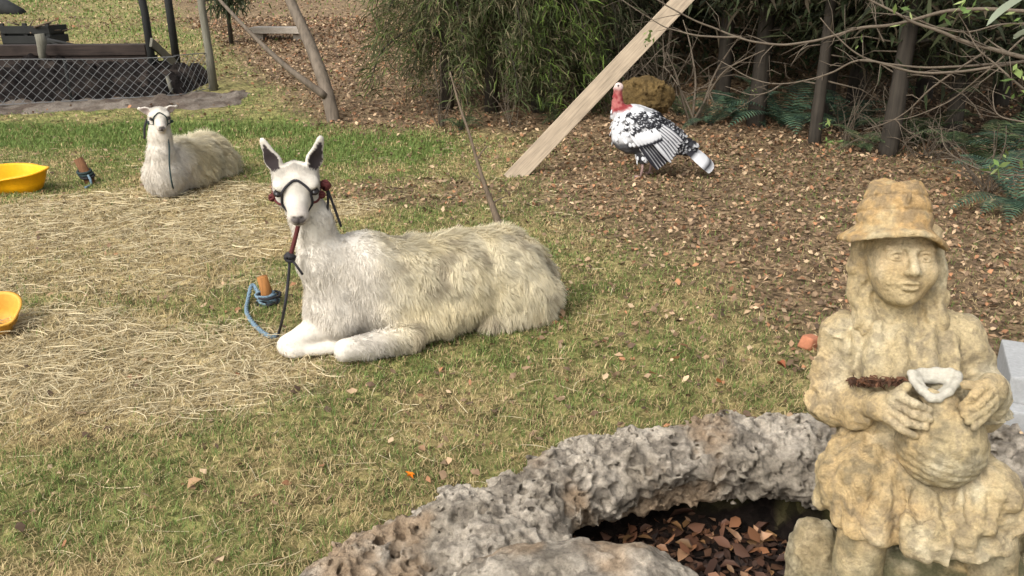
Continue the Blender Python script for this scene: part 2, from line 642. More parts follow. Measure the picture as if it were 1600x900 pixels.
set_props(link('grass', mesh_np('grass', V, F, c[own], smooth=False), grass_mat), 'patchy lawn of short green and straw-coloured grass', 'grass', kind='stuff')

# ---- hay: long dry stalks strewn about
n = 105000
x, y = spread(n, 2.1, 9.5, 1.1, g)
lf, hy, gr, lu, n3 = zones(x, y)
keep = (g.random(n) < np.maximum(hy ** 1.3 * 1.0, 0.035 * (x < 0.6))) & ~in_blocked(x, y)
x, y, hy = x[keep], y[keep], hy[keep]
n = len(x)
az = g.uniform(0, 2 * np.pi, n)
bend = g.normal(0, 0.9, n)
ln = g.uniform(0.05, 0.2, n)
K = 5
pts = [np.stack([x, y, gz(x, y) + g.uniform(0.004, 0.03, n) * (0.4 + hy)], 1)]
zl = g.normal(0, 0.08, n)
for k in range(K - 1):
    a = az + bend * (k / (K - 1))
    zz = zl * (1 - 1.6 * k / (K - 1))
    pts.append(pts[-1] + np.stack([np.cos(a), np.sin(a), zz], 1) * (ln / (K - 1))[:, None])
P = np.stack(pts, 1)
P[:, :, 2] = np.maximum(P[:, :, 2], gz(P[:, :, 0].ravel(), P[:, :, 1].ravel()).reshape(n, K) + 0.004)
sd = np.stack([-np.sin(az), np.cos(az), g.normal(0, 0.5, n)], 1)
wd = (0.0006 + 0.00022 * y) * g.uniform(0.5, 1.3, n)
V, F, own, tt = ribbons(P, sd[:, None] * (wd[:, None] * np.array([0.8, 1, 1, 0.8]))[:, :, None])
c = (lin(206, 192, 156) + (lin(160, 140, 104) - lin(206, 192, 156)) * g.random((n, 1)) ** 1.3) * g.uniform(0.7, 1.12, (n, 1))
set_props(link('hay', mesh_np('hay', V, F, c[own], smooth=False), mat_attr('hay', 0.8, spec=0.2, transl=0.15)), 'loose dry hay strewn in pale patches over the lawn', 'hay', kind='stuff')

# ---- fallen leaves
def leaf_mesh(x, y, z, g, size, cols, curl=0.3, tilt=0.45, lite=False):
    """each leaf: a bent oval of six triangles (four for the small litter)"""
    n = len(x)
    L = size * g.uniform(0.45, 1.4, n)
    W = L * g.uniform(0.42, 0.78, n)
    prof = np.array([[-0.5, 0, 0], [-0.12, -0.5, 1], [-0.12, 0.5, 1], [0.22, -0.38, 0.8], [0.22, 0.38, 0.8], [0.5, 0, -0.3], [0.0, 0, -0.1]])
    if lite:
        prof = np.array([[-0.5, -0.1, 0], [-0.05, -0.5, 1], [0.05, 0.5, 1], [0.5, 0.08, -0.2], [0.42, -0.25, 0.4]])
    U = prof[:, 0][None] * L[:, None]
    Vv = prof[:, 1][None] * W[:, None]
    Wz = prof[:, 2][None] * (W * g.uniform(-curl, curl * 1.6, n))[:, None] * 0.6
    az, t1, t2 = g.uniform(0, 2 * np.pi, n), g.normal(0, tilt, n), g.normal(0, tilt, n)
    # tilt about two axes then turn
    xx, yy, zz = U, Vv, Wz
    c, s = np.cos(t1)[:, None], np.sin(t1)[:, None]
    xx, zz = xx * c - zz * s, xx * s + zz * c
    c, s = np.cos(t2)[:, None], np.sin(t2)[:, None]
    yy, zz = yy * c - zz * s, yy * s + zz * c
    c, s = np.cos(az)[:, None], np.sin(az)[:, None]
    xx, yy = xx * c - yy * s, xx * s + yy * c
    zz = zz - zz.min(1, keepdims=True)
    V = np.stack([xx + x[:, None], yy + y[:, None], zz + z[:, None]], -1).reshape(-1, 3)
    tr = np.array([[0, 1, 2], [1, 4, 2], [4, 3, 2]] if lite else [[0, 1, 6], [0, 6, 2], [1, 3, 6], [6, 4, 2], [3, 5, 6], [6, 5, 4]])
    m_ = len(prof)
    F = (np.arange(n)[:, None, None] * m_ + tr[None]).reshape(-1, 3)
    k = g.integers(0, len(cols), n)
    C = np.array(cols)[k] * g.uniform(0.4, 1.12, (n, 1))
    return V, F, np.repeat(C, m_, 0)
LCOL = [lin(150, 122, 92), lin(126, 100, 76), lin(174, 146, 114), lin(100, 80, 62), lin(152, 126, 98), lin(190, 164, 130), lin(162, 116, 82), lin(112, 92, 72), lin(132, 108, 84)]
leaf_mat = mat_attr('fallen_leaf', 0.7, spec=0.25, transl=0.12)
n = 235000
x, y = spread(n, 2.2, 24.0, 0.9, g)
xq, yq = spread(16000, 23.0, 42.0, 0.9, g)
x, y = np.concatenate([x, xq]), np.concatenate([y, yq]); n = len(x)
lf, hy, gr, lu, n3 = zones(x, y)
pr = np.maximum(lf ** 1.3, 0.05 + 0.30 * sstep(-1.0, 1.6, x + 0.25 * (y - 3.5)) * (0.5 + 0.5 * sstep(-0.3, 0.3, n3))) * (1 - 0.6 * hy)
keep = (g.random(n) < pr * 0.62) & ~in_blocked(x, y)
x, y = x[keep], y[keep]
n = len(x)
V, F, C = leaf_mesh(x, y, gz(x, y) + g.uniform(0.002, 0.02, n), g, 0.036 + 0.0024 * np.maximum(y - 5, 0), LCOL, lite=True)
set_props(link('leaf_litter', mesh_np('leaf_litter', V, F, C, smooth=False), leaf_mat), 'brown fallen leaves scattered thickly under the trees and over the lawn', 'leaves', kind='stuff')

# ------------------------------------------------------------------ rocks round the pit
rock_mat = mat_attr('limestone', 0.95, noise=((14.0, 0.25), (70.0, 0.35)), bump=((120.0, 1.0, 0.02), (45.0, 0.8, 0.02)), spec=0.12)

def rock_colour(V, warm=0.0, seed=0):
    a, b, c = fbm(V, 7, 4, seed), fbm(V, 30, 3, seed + 5), fbm(V, 3.5, 2, seed + 9)
    col = lin(158, 147, 130) + (lin(194, 182, 164) - lin(158, 147, 130)) * sstep(-0.3, 0.3, a)[:, None]
    col = col + (lin(92, 84, 74) - col) * (0.6 * sstep(0.05, 0.4, b + 0.4 * c))[:, None]
    col = col + (lin(178, 150, 118) - col) * (0.6 * sstep(0.2, 0.45, c - 0.3 * a))[:, None]
    col = col + (lin(188, 172, 124) - col) * warm
    return col

RIM = [G(465, 985, 0.02), G(575, 905, 0.05), G(695, 840, 0.08), G(830, 798, 0.10), G(920, 760, 0.11), G(1015, 735, 0.115), G(1120, 722, 0.12), G(1240, 720, 0.12), G(1400, 725, 0.11), G(1560, 735, 0.11), G(1720, 800, 0.08)]
RIMR = [0.12, 0.15, 0.16, 0.16, 0.16, 0.16, 0.16, 0.16, 0.16, 0.16, 0.15]
def pits(p, a1=0.036, a2=0.022, seed=0):
    w1 = worley(p + 0.02 * np.stack([vnoise(p * 12, 1), vnoise(p * 12, 2), vnoise(p * 12, 3)], 1), 23, seed)
    w2 = worley(p + 0.006 * np.stack([vnoise(p * 40, 1), vnoise(p * 40, 2), vnoise(p * 40, 3)], 1), 48, seed + 3)
    return a1 * sstep(0.48, 0.16, w1) - a1 * 0.4 * sstep(0.4, 0.8, w1) + a2 * sstep(0.6, 0.15, w2)
_cr = [(G(760, 800, 0.15), 0.9), (G(905, 745, 0.15), 0.5), (G(1150, 720, 0.15), 0.1), (G(640, 880, 0.1), 1.0)]
CRACKS = [(float(c_[0]), float(c_[1]), a_) for c_, a_ in _cr]
def rim(p):
    d = chain(p * f32(1, 1, 1.2), [q * np.array([1, 1, 1.2]) for q in RIM], RIMR, 0.08) * 0.9
    d = smin(d, ell(p, G(720, 930, 0.03), (0.28, 0.17, 0.14)), 0.08)
    d = smin(d, ell(p, G(800, 890, 0.05), (0.24, 0.16, 0.15)), 0.08)
    hole = ell(p, (PIT_C[0] + 0.02, PIT_C[1] + 0.01, -0.04), (HOLE_R[0] + 0.03, HOLE_R[1] + 0.03, 0.33))
    d = d + 0.035 * vnoise(p * 4.5, 2) + 0.028 * vnoise(p * 10, 4)
    d = smax(d, -hole, 0.03)
    d = smax(d, -ell(p, AT(905, 790, 2.22), (0.09, 0.1, 0.05)), 0.02)
    for (cx_, cy_, ax_) in CRACKS:                              # joints between the stones
        s_ = (p[:, 0] - cx_) * math.cos(ax_) + (p[:, 1] - cy_) * math.sin(ax_) + 0.05 * vnoise(p * 7, 15) + 0.015 * vnoise(p * 25, 16)
        near_ = length(p[:, :2] - f32(cx_, cy_)) < 0.42
        d = np.where(near_, smax(d, 0.013 - np.abs(s_) * 0.9 - 0.0 * d - sstep(0.0, -0.07, d) * 0.05, 0.012), d)
    d = d + 0.014 * vnoise(p * 24, 7) + 0.006 * vnoise(p * 60, 8)
    near = np.abs(d) < 0.09
    if near.any():
        d = d.copy()
        d[near] += pits(p[near])
    return smax(d, -p[:, 2] - 0.26, 0.02)
V, Q = sdf_mesh(rim, (-1.05, 1.35, -0.28), (2.35, 3.05, 0.42), 0.0085, 0.05)
set_props(link('limestone_rim', mesh_np('limestone_rim', V, Q, rock_colour(V)), rock_mat), 'long pitted grey limestone edging curving round the leaf-filled pit', 'rock')

def boulder(name, c, r, h, seed, label, warm=0.0, rough=1.0, pit=0.4, mat=None):
    c = np.array(c)
    def f(p):
        d = ell(p, c, r)
        s = min(r)
        d = d + rough * (0.16 * s * vnoise(p / s * 0.9, seed) + 0.1 * s * vnoise(p / s * 2.2, seed + 2) + 0.05 * s * vnoise(p / s * 5, seed + 4) + 0.004 * vnoise(p * 60, seed))
        near = np.abs(d) < 0.06
        d = d.copy()
        d[near] += pit * pits(p[near], seed=seed)
        return d
    e = np.array(r) * 1.3 + 0.03
    V, Q = sdf_mesh(f, c - e, c + e, h, 0.03)
    o = link(name, mesh_np(name, V - c, Q, rock_colour(V, warm, seed)), mat or rock_mat)
    o.location = c
    return set_props(o, label, 'rock')
boulder('boulder', G(905, 960, 0.15), (0.40, 0.22, 0.19), 0.010, 5, 'broad smoother pale grey boulder at the front of the pit', 0.0, 0.8, 0.35)
boulder('boulder', G(1268, 885, 0.14), (0.085, 0.11, 0.15), 0.006, 8, 'small yellowish grey rock between the pit and the statue', 0.45, 0.9, 0.2)
boulder('boulder', AT(1622, 870, 1.78), (0.09, 0.12, 0.16), 0.007, 12, 'mossy yellowish rock beside the statue\'s skirt, away from the pit', 0.5, 0.9, 0.2)

# ---- rotted litter on the floor of the pit
g = np.random.default_rng(78)
nl = 900
a_, r_ = g.uniform(0, 2 * np.pi, nl), np.sqrt(g.random(nl)) * 1.1
xl_, yl_ = PIT_C[0] - 0.03 + 0.46 * r_ * np.cos(a_), PIT_C[1] + 0.07 + 0.33 * r_ * np.sin(a_)
V, F, C = leaf_mesh(xl_, yl_, gz(xl_, yl_) + 0.002, g, 0.045, [lin(64, 46, 36), lin(48, 36, 30), lin(82, 58, 42)], 0.4, 0.3)
set_props(link('pit_litter', mesh_np('pit_litter', V, F, C, smooth=False), leaf_mat), 'dark rotted leaf litter covering the floor of the pit', 'leaves', kind='stuff')

# ---- dead leaves lying in the pit, one by one
g = np.random.default_rng(77)
pit_leaf_mat = mat_attr('pit_leaf', 0.6, spec=0.35)
PCOL = [lin(124, 84, 56), lin(98, 64, 44), lin(150, 110, 80), lin(80, 54, 40), lin(132, 98, 62), lin(108, 76, 58), lin(164, 126, 94)]
k = 0
floor_z = -0.145
for k in range(298):
    a, rr = g.uniform(0, 2 * math.pi), math.sqrt(g.random()) * 1.0
    px_, py_ = PIT_C[0] - 0.03 + 0.46 * rr * math.cos(a), PIT_C[1] + 0.07 + 0.33 * rr * math.sin(a)
    slim = g.random() < 0.25
    V, F, C = leaf_mesh(np.zeros(1), np.zeros(1), np.zeros(1), g, 0.085 if slim else 0.058, PCOL, 0.5, 0.35)
    if slim:
        ax = g.uniform(0, math.pi)
        u = np.array([math.cos(ax), math.sin(ax), 0]); v = np.array([-u[1], u[0], 0])
        V = np.outer(V @ u, u) + 0.28 * np.outer(V @ v, v) + V * np.array([0, 0, 1])
    o = link('dead_leaf', mesh_np('dead_leaf', V, F, C, smooth=True), pit_leaf_mat)
    o.location = (px_, py_, float(gz(px_, py_)) + 0.004 + 0.05 * g.random() ** 1.5)
    set_props(o, 'brown dead leaf lying in the dark pit inside the limestone edging', 'leaf', 'dead leaves in the pit')

# ------------------------------------------------------------------ stone statue of a girl with a pot
ST_ROOT = np.array([0.99, 1.9, 0.0])
ST_RZ = R(-17)

def SL(px, py, ly):
    """statue-local point (depth ly in front of/behind the statue's axis) seen at a photo pixel"""
    c, s = math.cos(-ST_RZ), math.sin(-ST_RZ)
    d = ray(px, py)
    o = np.array([0, 0, CAM_H]) - ST_ROOT
    loc = lambda v: np.array([v[0] * c - v[1] * s, v[0] * s + v[1] * c, v[2]])
    o, d = loc(o), loc(d)
    t = (ly - o[1]) / d[1]
    return o + d * t

def rotm(yaw, pitch, roll=0.0):
    return np.array(Euler((pitch, roll, yaw), 'XYZ').to_matrix(), np.float32)

stone_col = mat_attr('sandstone', 0.92, noise=((12.0, 0.12), (60.0, 0.22), (150.0, 0.25)), bump=((170.0, 0.9, 0.009), (70.0, 0.8, 0.01)), spec=0.15)
white_stone = mat_attr('white_glaze_stone', 0.8, noise=((25.0, 0.18), (90.0, 0.2)), bump=(140.0, 0.8, 0.006), spec=0.15, tint=(0.40, 0.37, 0.30))

OCHRE, CREAM, LICHEN, ORNG, MOSS = lin(190, 171, 132), lin(202, 189, 158), lin(118, 109, 93), lin(190, 156, 106), lin(96, 94, 68)

def stone_colour(V, Nn, orange=0.0, moss=0.0, face=None):
    a = fbm(V, 9, 4, 5)
    b = fbm(V, 26, 4, 9)
    c = fbm(V, 5, 3, 21)
    col = CREAM + (OCHRE - CREAM) * sstep(-0.25, 0.25, a)[:, None]
    o = np.clip(sstep(0.05, 0.5, c) * 0.4 + orange * sstep(-0.35, 0.3, b + 0.4 * a), 0, 1)
    col = col + (ORNG - col) * o[:, None]
    b2 = fbm(V, 60, 3, 31)
    li = np.clip(sstep(0.0, 0.6, b * 0.6 + a * 0.4) * 0.22 + sstep(0.0, 0.45, b2 + 0.3 * b) * 0.42, 0, 0.6)
    if face is not None:
        li = li * (1 - face)
    col = col + (LICHEN - col) * li[:, None]
    if moss is not None:
        m = np.clip(moss, 0, 1) * sstep(-0.3, 0.25, b)
        col = col + (MOSS - col) * m[:, None]
    return col

def finish_part(name, V, Q, root, orange=0.0, moss=0.0, face=None, mat=None):
    Nn = vert_normals(V, Q)
    return link(name, mesh_np(name, V, Q, stone_colour(V, Nn, orange, moss, face)), mat or stone_col, root)

def build_statue():
    root = empty('garden_statue', ST_ROOT, ST_RZ)
    set_props(root, 'ochre stone statue of a seated girl in a brimmed hat holding a pot', 'statue')
    # ---- head, neck and hair
    HC = SL(1404, 410, -0.01)
    HR = rotm(R(10), R(-20))
    def hl(p):
        return (p - HC.astype(np.float32)) @ HR
    def head(p):
        q = hl(p)
        d = ell(q, (0, 0.0, 0.03), (0.079, 0.092, 0.1))
        d = smin(d, ell(q, (0, -0.022, -0.04), (0.063, 0.062, 0.066)), 0.03)      # jaw
        d = smin(d, sph(q, (0, -0.062, -0.083), 0.017), 0.03)                     # chin
        for s in (-1, 1):
            d = smin(d, ell(q, (s * 0.04, -0.062, -0.024), (0.026, 0.02, 0.028)), 0.03)
            d = smin(d, cone(q, (s * 0.013, -0.091, 0.026), (s * 0.05, -0.075, 0.03), 0.0065, 0.0055), 0.014)   # brow
            d = smax(d, -ell(q, (s * 0.031, -0.1, 0.012), (0.026, 0.024, 0.0155)), 0.008)      # socket
            eye = ell(q, (s * 0.032, -0.076, 0.011), (0.0175, 0.013, 0.0095))
            d = smin(d, eye, 0.002)
            lid = [(s * (0.032 + 0.0195 * math.cos(t)), -0.0885 + 0.012 * abs(math.cos(t)) ** 2, 0.011 + 0.0098 * math.sin(t)) for t in np.linspace(0.1, math.pi - 0.1, 6)]
            d = smin(d, chain(q, lid, [0.0042] * 6, 0.002), 0.003)
            lid2 = [(s * (0.032 + 0.0195 * math.cos(t)), -0.087 + 0.012 * abs(math.cos(t)) ** 2, 0.011 - 0.0085 * math.sin(t)) for t in np.linspace(0.1, math.pi - 0.1, 6)]
            d = smin(d, chain(q, lid2, [0.0034] * 6, 0.002), 0.003)
            ir = length((q - f32(s * 0.032, -0.09, 0.011))[:, [0, 2]])
            d = d + np.where((q[:, 1] < -0.07) & (np.abs(ir - 0.006) < 0.002), 0.0018, 0)
        d = smin(d, cone(q, (0, -0.088, 0.024), (0, -0.112, -0.024), 0.0075, 0.0115), 0.011)        # nose
        for s in (-1, 1):
            d = smin(d, sph(q, (s * 0.0115, -0.1, -0.026), 0.0088), 0.006)
            d = smax(d, -sph(q, (s * 0.0068, -0.108, -0.0375), 0.0045), 0.003)
        d = smin(d, cone(q, (-0.022, -0.081, -0.0535), (0.022, -0.081, -0.0535), 0.006, 0.006), 0.006)
        d = smin(d, ell(q, (0, -0.088, -0.0505), (0.023, 0.009, 0.0062)), 0.005)                     # upper lip
        d = smin(d, ell(q, (0, -0.087, -0.0635), (0.019, 0.0095, 0.0072)), 0.005)                    # lower lip
        d = smax(d, -ell(q, (0, -0.099, -0.0568), (0.021, 0.013, 0.0024)), 0.003)
        d = smax(d, -ell(q, (0, -0.094, -0.077), (0.02, 0.008, 0.0045)), 0.008)
        nk0, nk1 = HC + np.array([0.0, 0.02, -0.06]), SL(1405, 520, 0.0)
        d = smin(d, cone(p, nk0, nk1, 0.05, 0.06), 0.02)
        # hair
        pts = {-1: [(1351, 368, 0.03), (1345, 420, 0.015), (1344, 462, 0.005), (1354, 500, -0.012), (1368, 520, -0.02)],
               1: [(1457, 368, 0.04), (1461, 420, 0.025), (1463, 462, 0.015), (1459, 500, -0.01), (1450, 520, -0.02)]}
        hd = None
        for s in (-1, 1):
            P = [SL(*t) for t in pts[s]]
            e = chain(p, P, [0.018, 0.021, 0.024, 0.03, 0.03], 0.02)
            hd = e if hd is None else np.minimum(hd, e)
        hd = smin(hd, ell(p, HC + np.array([0, 0.055, -0.03]), (0.105, 0.07, 0.16)), 0.03)
        wave = np.sin((p[:, 0] * 190 + 2.2 * np.sin(p[:, 2] * 55) + 1.4 * np.sin(p[:, 1] * 70)))
        hd = hd + 0.0028 * wave + 0.002 * vnoise(p * 60, 4)
        d = smin(d, hd, 0.006)
        return d + 0.0005 * vnoise(p * 120, 8)
    V, Q = sdf_mesh(head, HC + np.array([-0.19, -0.17, -0.26]), HC + np.array([0.19, 0.19, 0.17]), 0.003)
    ql = hl(V)
    face = sstep(-0.02, -0.06, ql[:, 1]) * sstep(0.085, 0.06, np.abs(ql[:, 0]))
    finish_part('head', V, Q, root, 0.12, None, face * 0.8)
    # ---- hat
    BC = SL(1397, 343, -0.01)
    TR = rotm(R(4), R(-13), R(1))
    def hat(p):
        q = (p - BC.astype(np.float32)) @ TR
        th = np.arctan2(q[:, 0], -q[:, 1])
        r = length(q[:, :2])
        t = np.clip(q[:, 2] / 0.096, 0, 1)
        rad = 0.086 - 0.034 * t ** 1.5 + 0.004 * np.sin(3 * th + 1) * t
        crown = np.maximum(r - rad, q[:, 2] - 0.086 - 0.010 * np.sin(th * 2 + 0.6) * (r / 0.05).clip(0, 1) + 0.22 * np.maximum(0, 0.03 - length(q[:, :2] - f32(0.012, -0.005))))
        crown = smax(crown, -q[:, 2] - 0.012, 0.01) * 0.8
        band = 0.034 + 0.013 * np.cos(th - 0.3)
        crown = crown + 0.0042 * np.exp(-((q[:, 2] - band - 0.015) / 0.003) ** 2) + 0.0036 * np.exp(-((q[:, 2] - band + 0.019) / 0.0036) ** 2) - 0.0012 * np.exp(-((q[:, 2] - band) / 0.012) ** 2)
        knot = f32(0.008, -0.082, 0.056)
        crown = smin(crown, ell(q, knot, (0.006, 0.007, 0.014)), 0.006)
        R0 = 0.126 - 0.014 * np.maximum(0, np.cos(th)) ** 2 + 0.006 * np.sin(2 * th + 1.0) + 0.003 * np.sin(5 * th)
        ro = np.clip((r - 0.06) / 0.066, 0, 1)
        zb = -0.012 - np.maximum(0, r - 0.06) * (0.34 + 0.42 * np.sin(th) ** 2) + ro * (0.011 * np.exp(-((th - 0.45) / 0.5) ** 2) - 0.006 * np.exp(-((th + 0.6) / 0.5) ** 2))
        tk = 0.0085 - 0.002 * np.clip(r / 0.126, 0, 1)
        brim = smax(np.abs(q[:, 2] - zb) * 0.88 - tk, r - R0, 0.006)
        d = smin(crown, brim, 0.014)
        return d + 0.0012 * vnoise(p * 70, 2) + 0.0015 * vnoise(p * 28, 6)
    V, Q = sdf_mesh(hat, BC + np.array([-0.17, -0.17, -0.1]), BC + np.array([0.17, 0.17, 0.15]), 0.0032)
    finish_part('hat', V, Q, root, 0.8, None)
    # ---- torso, arms and hands
    shL, shR = SL(1318, 530, 0.02), SL(1500, 530, 0.03)
    elL, elR = SL(1299, 626, 0.0), SL(1531, 632, 0.0)
    wrL, wrR = SL(1374, 634, -0.165), SL(1551, 606, -0.135)
    neck = SL(1405, 510, 0.0)
    chest, waist, hip = SL(1410, 570, 0.0), SL(1412, 650, -0.01), SL(1425, 730, 0.0)
    POT = SL(1470, 695, -0.17)
    MOUTH = SL(1458, 600, -0.165)
    def pot_d(p):
        d = sph(p, POT, 0.101)
        d = smin(d, cone(p, POT + np.array([0, 0, 0.06]), MOUTH - np.array([0, 0, 0.012]), 0.058, 0.036), 0.035)
        return d
    fingersL = [  # knuckle, middle joint, tip (viewer-left hand)
        [(1404, 618), (1430, 632), (1452, 641)], [(1400, 630), (1428, 647), (1452, 655)],
        [(1393, 642), (1420, 661), (1446, 668)], [(1385, 652), (1409, 671), (1430, 681)]]
    fingersR = [
        [(1541, 601), (1521, 618), (1503, 637)], [(1549, 611), (1528, 631), (1507, 648)],
        [(1552, 623), (1533, 643), (1513, 658)], [(1550, 637), (1537, 653), (1522, 668)]]
    def on_pot(px, py, lift):
        best = None
        for ly in np.linspace(-0.34, -0.02, 65):
            q = SL(px, py, ly)
            d = float(pot_d(q[None].astype(np.float32))[0])
            if d < lift:
                return q
            if best is None or d < best[0]:
                best = (d, q)
        return best[1]
    FL = [[SL(*f[0], -0.205), SL(*f[1], -0.24), on_pot(*f[2], 0.011)] for f in fingersL]
    FR = [[SL(*f[0], -0.175), SL(*f[1], -0.212), on_pot(*f[2], 0.011)] for f in fingersR]
    def torso(p):
        d = cone(p, chest, waist, 0.135, 0.125)
        d = smin(d, cone(p, waist, hip, 0.125, 0.17), 0.06)
        d = smin(d, cone(p, shL + np.array([0.05, 0, 0.0]), shR - np.array([0.05, 0, 0.0]), 0.072, 0.072), 0.05)
        d = smin(d, cone(p, neck + np.array([0, 0.01, -0.05]), neck, 0.085, 0.058), 0.035)
        wr = 0.0105 * np.sin(p[:, 0] * 95 + 2.6 * vnoise(p * 9, 5)) * sstep(0.0, -0.06, p[:, 1])
        d = d + wr * 0.8 + 0.006 * (2 * np.sqrt(np.abs(vnoise(p * f32(30, 30, 9), 51)) + 0.002) - 0.9) + 0.003 * vnoise(p * 17, 1) + 0.0035 * vnoise(p * 40, 14)
        for sh, el, wr_, s in ((shL, elL, wrL, 1), (shR, elR, wrR, -1)):
            a = cone(p, sh, el, 0.068, 0.06)
            mid = (el + wr_) / 2
            a = smin(a, cone(p, el, mid, 0.062, 0.056), 0.03)
            a = smin(a, cone(p, mid, mid * 0.62 + wr_ * 0.38, 0.054, 0.045), 0.02)
            fold = np.sin((p[:, 2] * 60 + p[:, 0] * 45 * s + p[:, 1] * 30) + 3 * vnoise(p * 12, 7)) * 0.0085
            fx = p + 0.02 * np.stack([vnoise(p * 9, 21), vnoise(p * 9, 22), vnoise(p * 9, 23)], 1)
            a = a + fold * 0.5 + 0.0095 * (2 * np.sqrt(np.abs(vnoise(fx * f32(16, 16, 22), 41 + s)) + 0.002) - 0.9) + 0.002 * vnoise(p * 55, 5)
            d = smin(d, a, 0.018)
        # hands
        for F3, wr_, th in ((FL, wrL, SL(1416, 604, -0.2)), (FR, wrR, SL(1510, 602, -0.19))):
            kn = np.array([f[0] for f in F3])
            h = None
            cuff = (elL + wrL) / 2 if F3 is FL else (elR + wrR) / 2
            for i in range(4):
                w4 = wr_ + (kn[i] - kn.mean(0)) * 0.45
                e = cone(p, w4, kn[i], 0.0195, 0.0135)
                h = e if h is None else smin(h, e, 0.011)
            h = smin(h, cone(p, cuff, wr_, 0.034, 0.03), 0.02)
            for i, f in enumerate(F3):
                rr = (0.0112, 0.0115, 0.0112, 0.0102)[i]
                e = smin(cone(p, f[0], f[1], rr * 1.12, rr), cone(p, f[1], f[2], rr, rr * 0.86), 0.004)
                h = smin(h, e, 0.0012)
            mid = (wr_ + kn[0]) / 2
            h = smin(h, cone(p, wr_ * 0.55 + kn[0] * 0.45, th, 0.014, 0.0115), 0.008)
            d = smin(d, h, 0.003)
        return d + 0.0016 * vnoise(p * 90, 12) + 0.0014 * vnoise(p * 150, 3)
    lo = np.array([-0.34, -0.33, hip[2] - 0.2]); hi = np.array([0.32, 0.22, neck[2] + 0.09])
    V, Q = sdf_mesh(torso, lo, hi, 0.0039, 0.01)
    hb = sstep(0.03, 0.0, np.minimum.reduce([length(V - np.array(f[1], np.float32)) for f in FL + FR]))
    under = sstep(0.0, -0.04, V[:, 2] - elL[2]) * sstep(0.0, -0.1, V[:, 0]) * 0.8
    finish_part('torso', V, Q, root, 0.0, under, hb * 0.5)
    # ---- pot with its white lip
    def pot(p):
        d = pot_d(p)
        d = smax(d, -cone(p, MOUTH + np.array([0, 0, 0.05]), MOUTH - np.array([0, 0, 0.05]), 0.036, 0.028), 0.006)
        q = p - POT.astype(np.float32)
        g = np.sin(q[:, 2] * 260 + q[:, 0] * 60 + 6 * vnoise(p * 16, 3)) * 0.0011
        return d + g + 0.0022 * vnoise(p * 38, 9) + 0.002 * vnoise(p * 90, 2)
    V, Q = sdf_mesh(pot, POT - 0.135, POT + np.array([0.14, 0.14, 0.2]), 0.0034, 0.005)
    finish_part('pot', V, Q, root, 0.1, 0.25)
    pot_o = root.children[-1]
    lip = [SL(px, py, ly) for px, py, ly in ((1424, 584, -0.15), (1440, 581, -0.13), (1462, 580, -0.125), (1484, 581, -0.13), (1497, 587, -0.145), (1496, 598, -0.165), (1483, 612, -0.19), (1467, 622, -0.205), (1455, 622, -0.205), (1441, 610, -0.19), (1427, 597, -0.165))]
    def liprim(p):
        d = chain(p, lip + [lip[0]], [0.0098] * 12, 0.006)
        cen = np.mean(lip, 0)
        inner = [cen + (q - cen) * 0.66 + np.array([0, 0, -0.011]) for q in lip]
        d = smin(d, chain(p, inner + [inner[0]], [0.0105] * 12, 0.006), 0.008)
        return d + 0.0016 * vnoise(p * 60, 1) + 0.0012 * vnoise(p * 140, 1)
    V, Q = sdf_mesh(liprim, MOUTH - 0.11, MOUTH + 0.11, 0.0034)
    link('pot_rim', mesh_np('pot_rim', V, Q), white_stone, pot_o)
    # ---- skirt
    c0, c1, c2 = SL(1415, 665, -0.03), SL(1425, 745, -0.085), SL(1432, 830, -0.10)
    hemz = float(SL(1425, 868, -0.28)[2])
    def skirt_base(p):
        z = p[:, 2]
        zz = [c2[2] - 0.05, c2[2], c1[2], c0[2], c0[2] + 0.08]
        cx = np.interp(z, zz, [c2[0] + 0.025, c2[0] + 0.02, c1[0] + 0.01, c0[0], c0[0]])
        cy = np.interp(z, zz, [c2[1] - 0.0, c2[1], c1[1], c0[1], c0[1] + 0.02])
        rx = np.interp(z, zz, [0.25, 0.243, 0.215, 0.155, 0.10])
        ry = np.interp(z, zz, [0.2, 0.2, 0.185, 0.13, 0.08])
        x, y = p[:, 0] - cx, p[:, 1] - cy
        th = np.arctan2(x, -y)
        k = np.sqrt((x / rx) ** 2 + (y / ry) ** 2)
        d = (k - 1) * np.minimum(rx, ry) * 0.85
        # knees under the cloth
        for s, kx, kp in ((-1, -0.125, (1345, 752, -0.17)), (1, 0.13, (1545, 765, -0.16))):
            d = smin(d, ell(p, SL(*kp), (0.07, 0.06, 0.06)), 0.1)
        return d, x, y, z, rx, ry, th
    def skirt_at(px, py):
        for ly in np.linspace(-0.42, 0.1, 105):
            q = SL(px, py, ly)
            if float(skirt_base(q[None].astype(np.float32))[0][0]) < 0.004:
                return q
        return SL(px, py, -0.2)
    ridges = [[skirt_at(*t) for t in r] for r in (
        [(1305, 690), (1290, 740), (1290, 800)], [(1345, 680), (1325, 740), (1315, 810)], [(1372, 700), (1352, 760), (1345, 825)],
        [(1392, 725), (1386, 780), (1378, 845)], [(1418, 765), (1414, 810), (1412, 862)], [(1462, 775), (1455, 820), (1450, 862)],
        [(1500, 770), (1490, 810), (1480, 850)], [(1520, 745), (1525, 790), (1512, 838)], [(1545, 735), (1560, 775), (1548, 822)], [(1562, 745), (1582, 790)])]
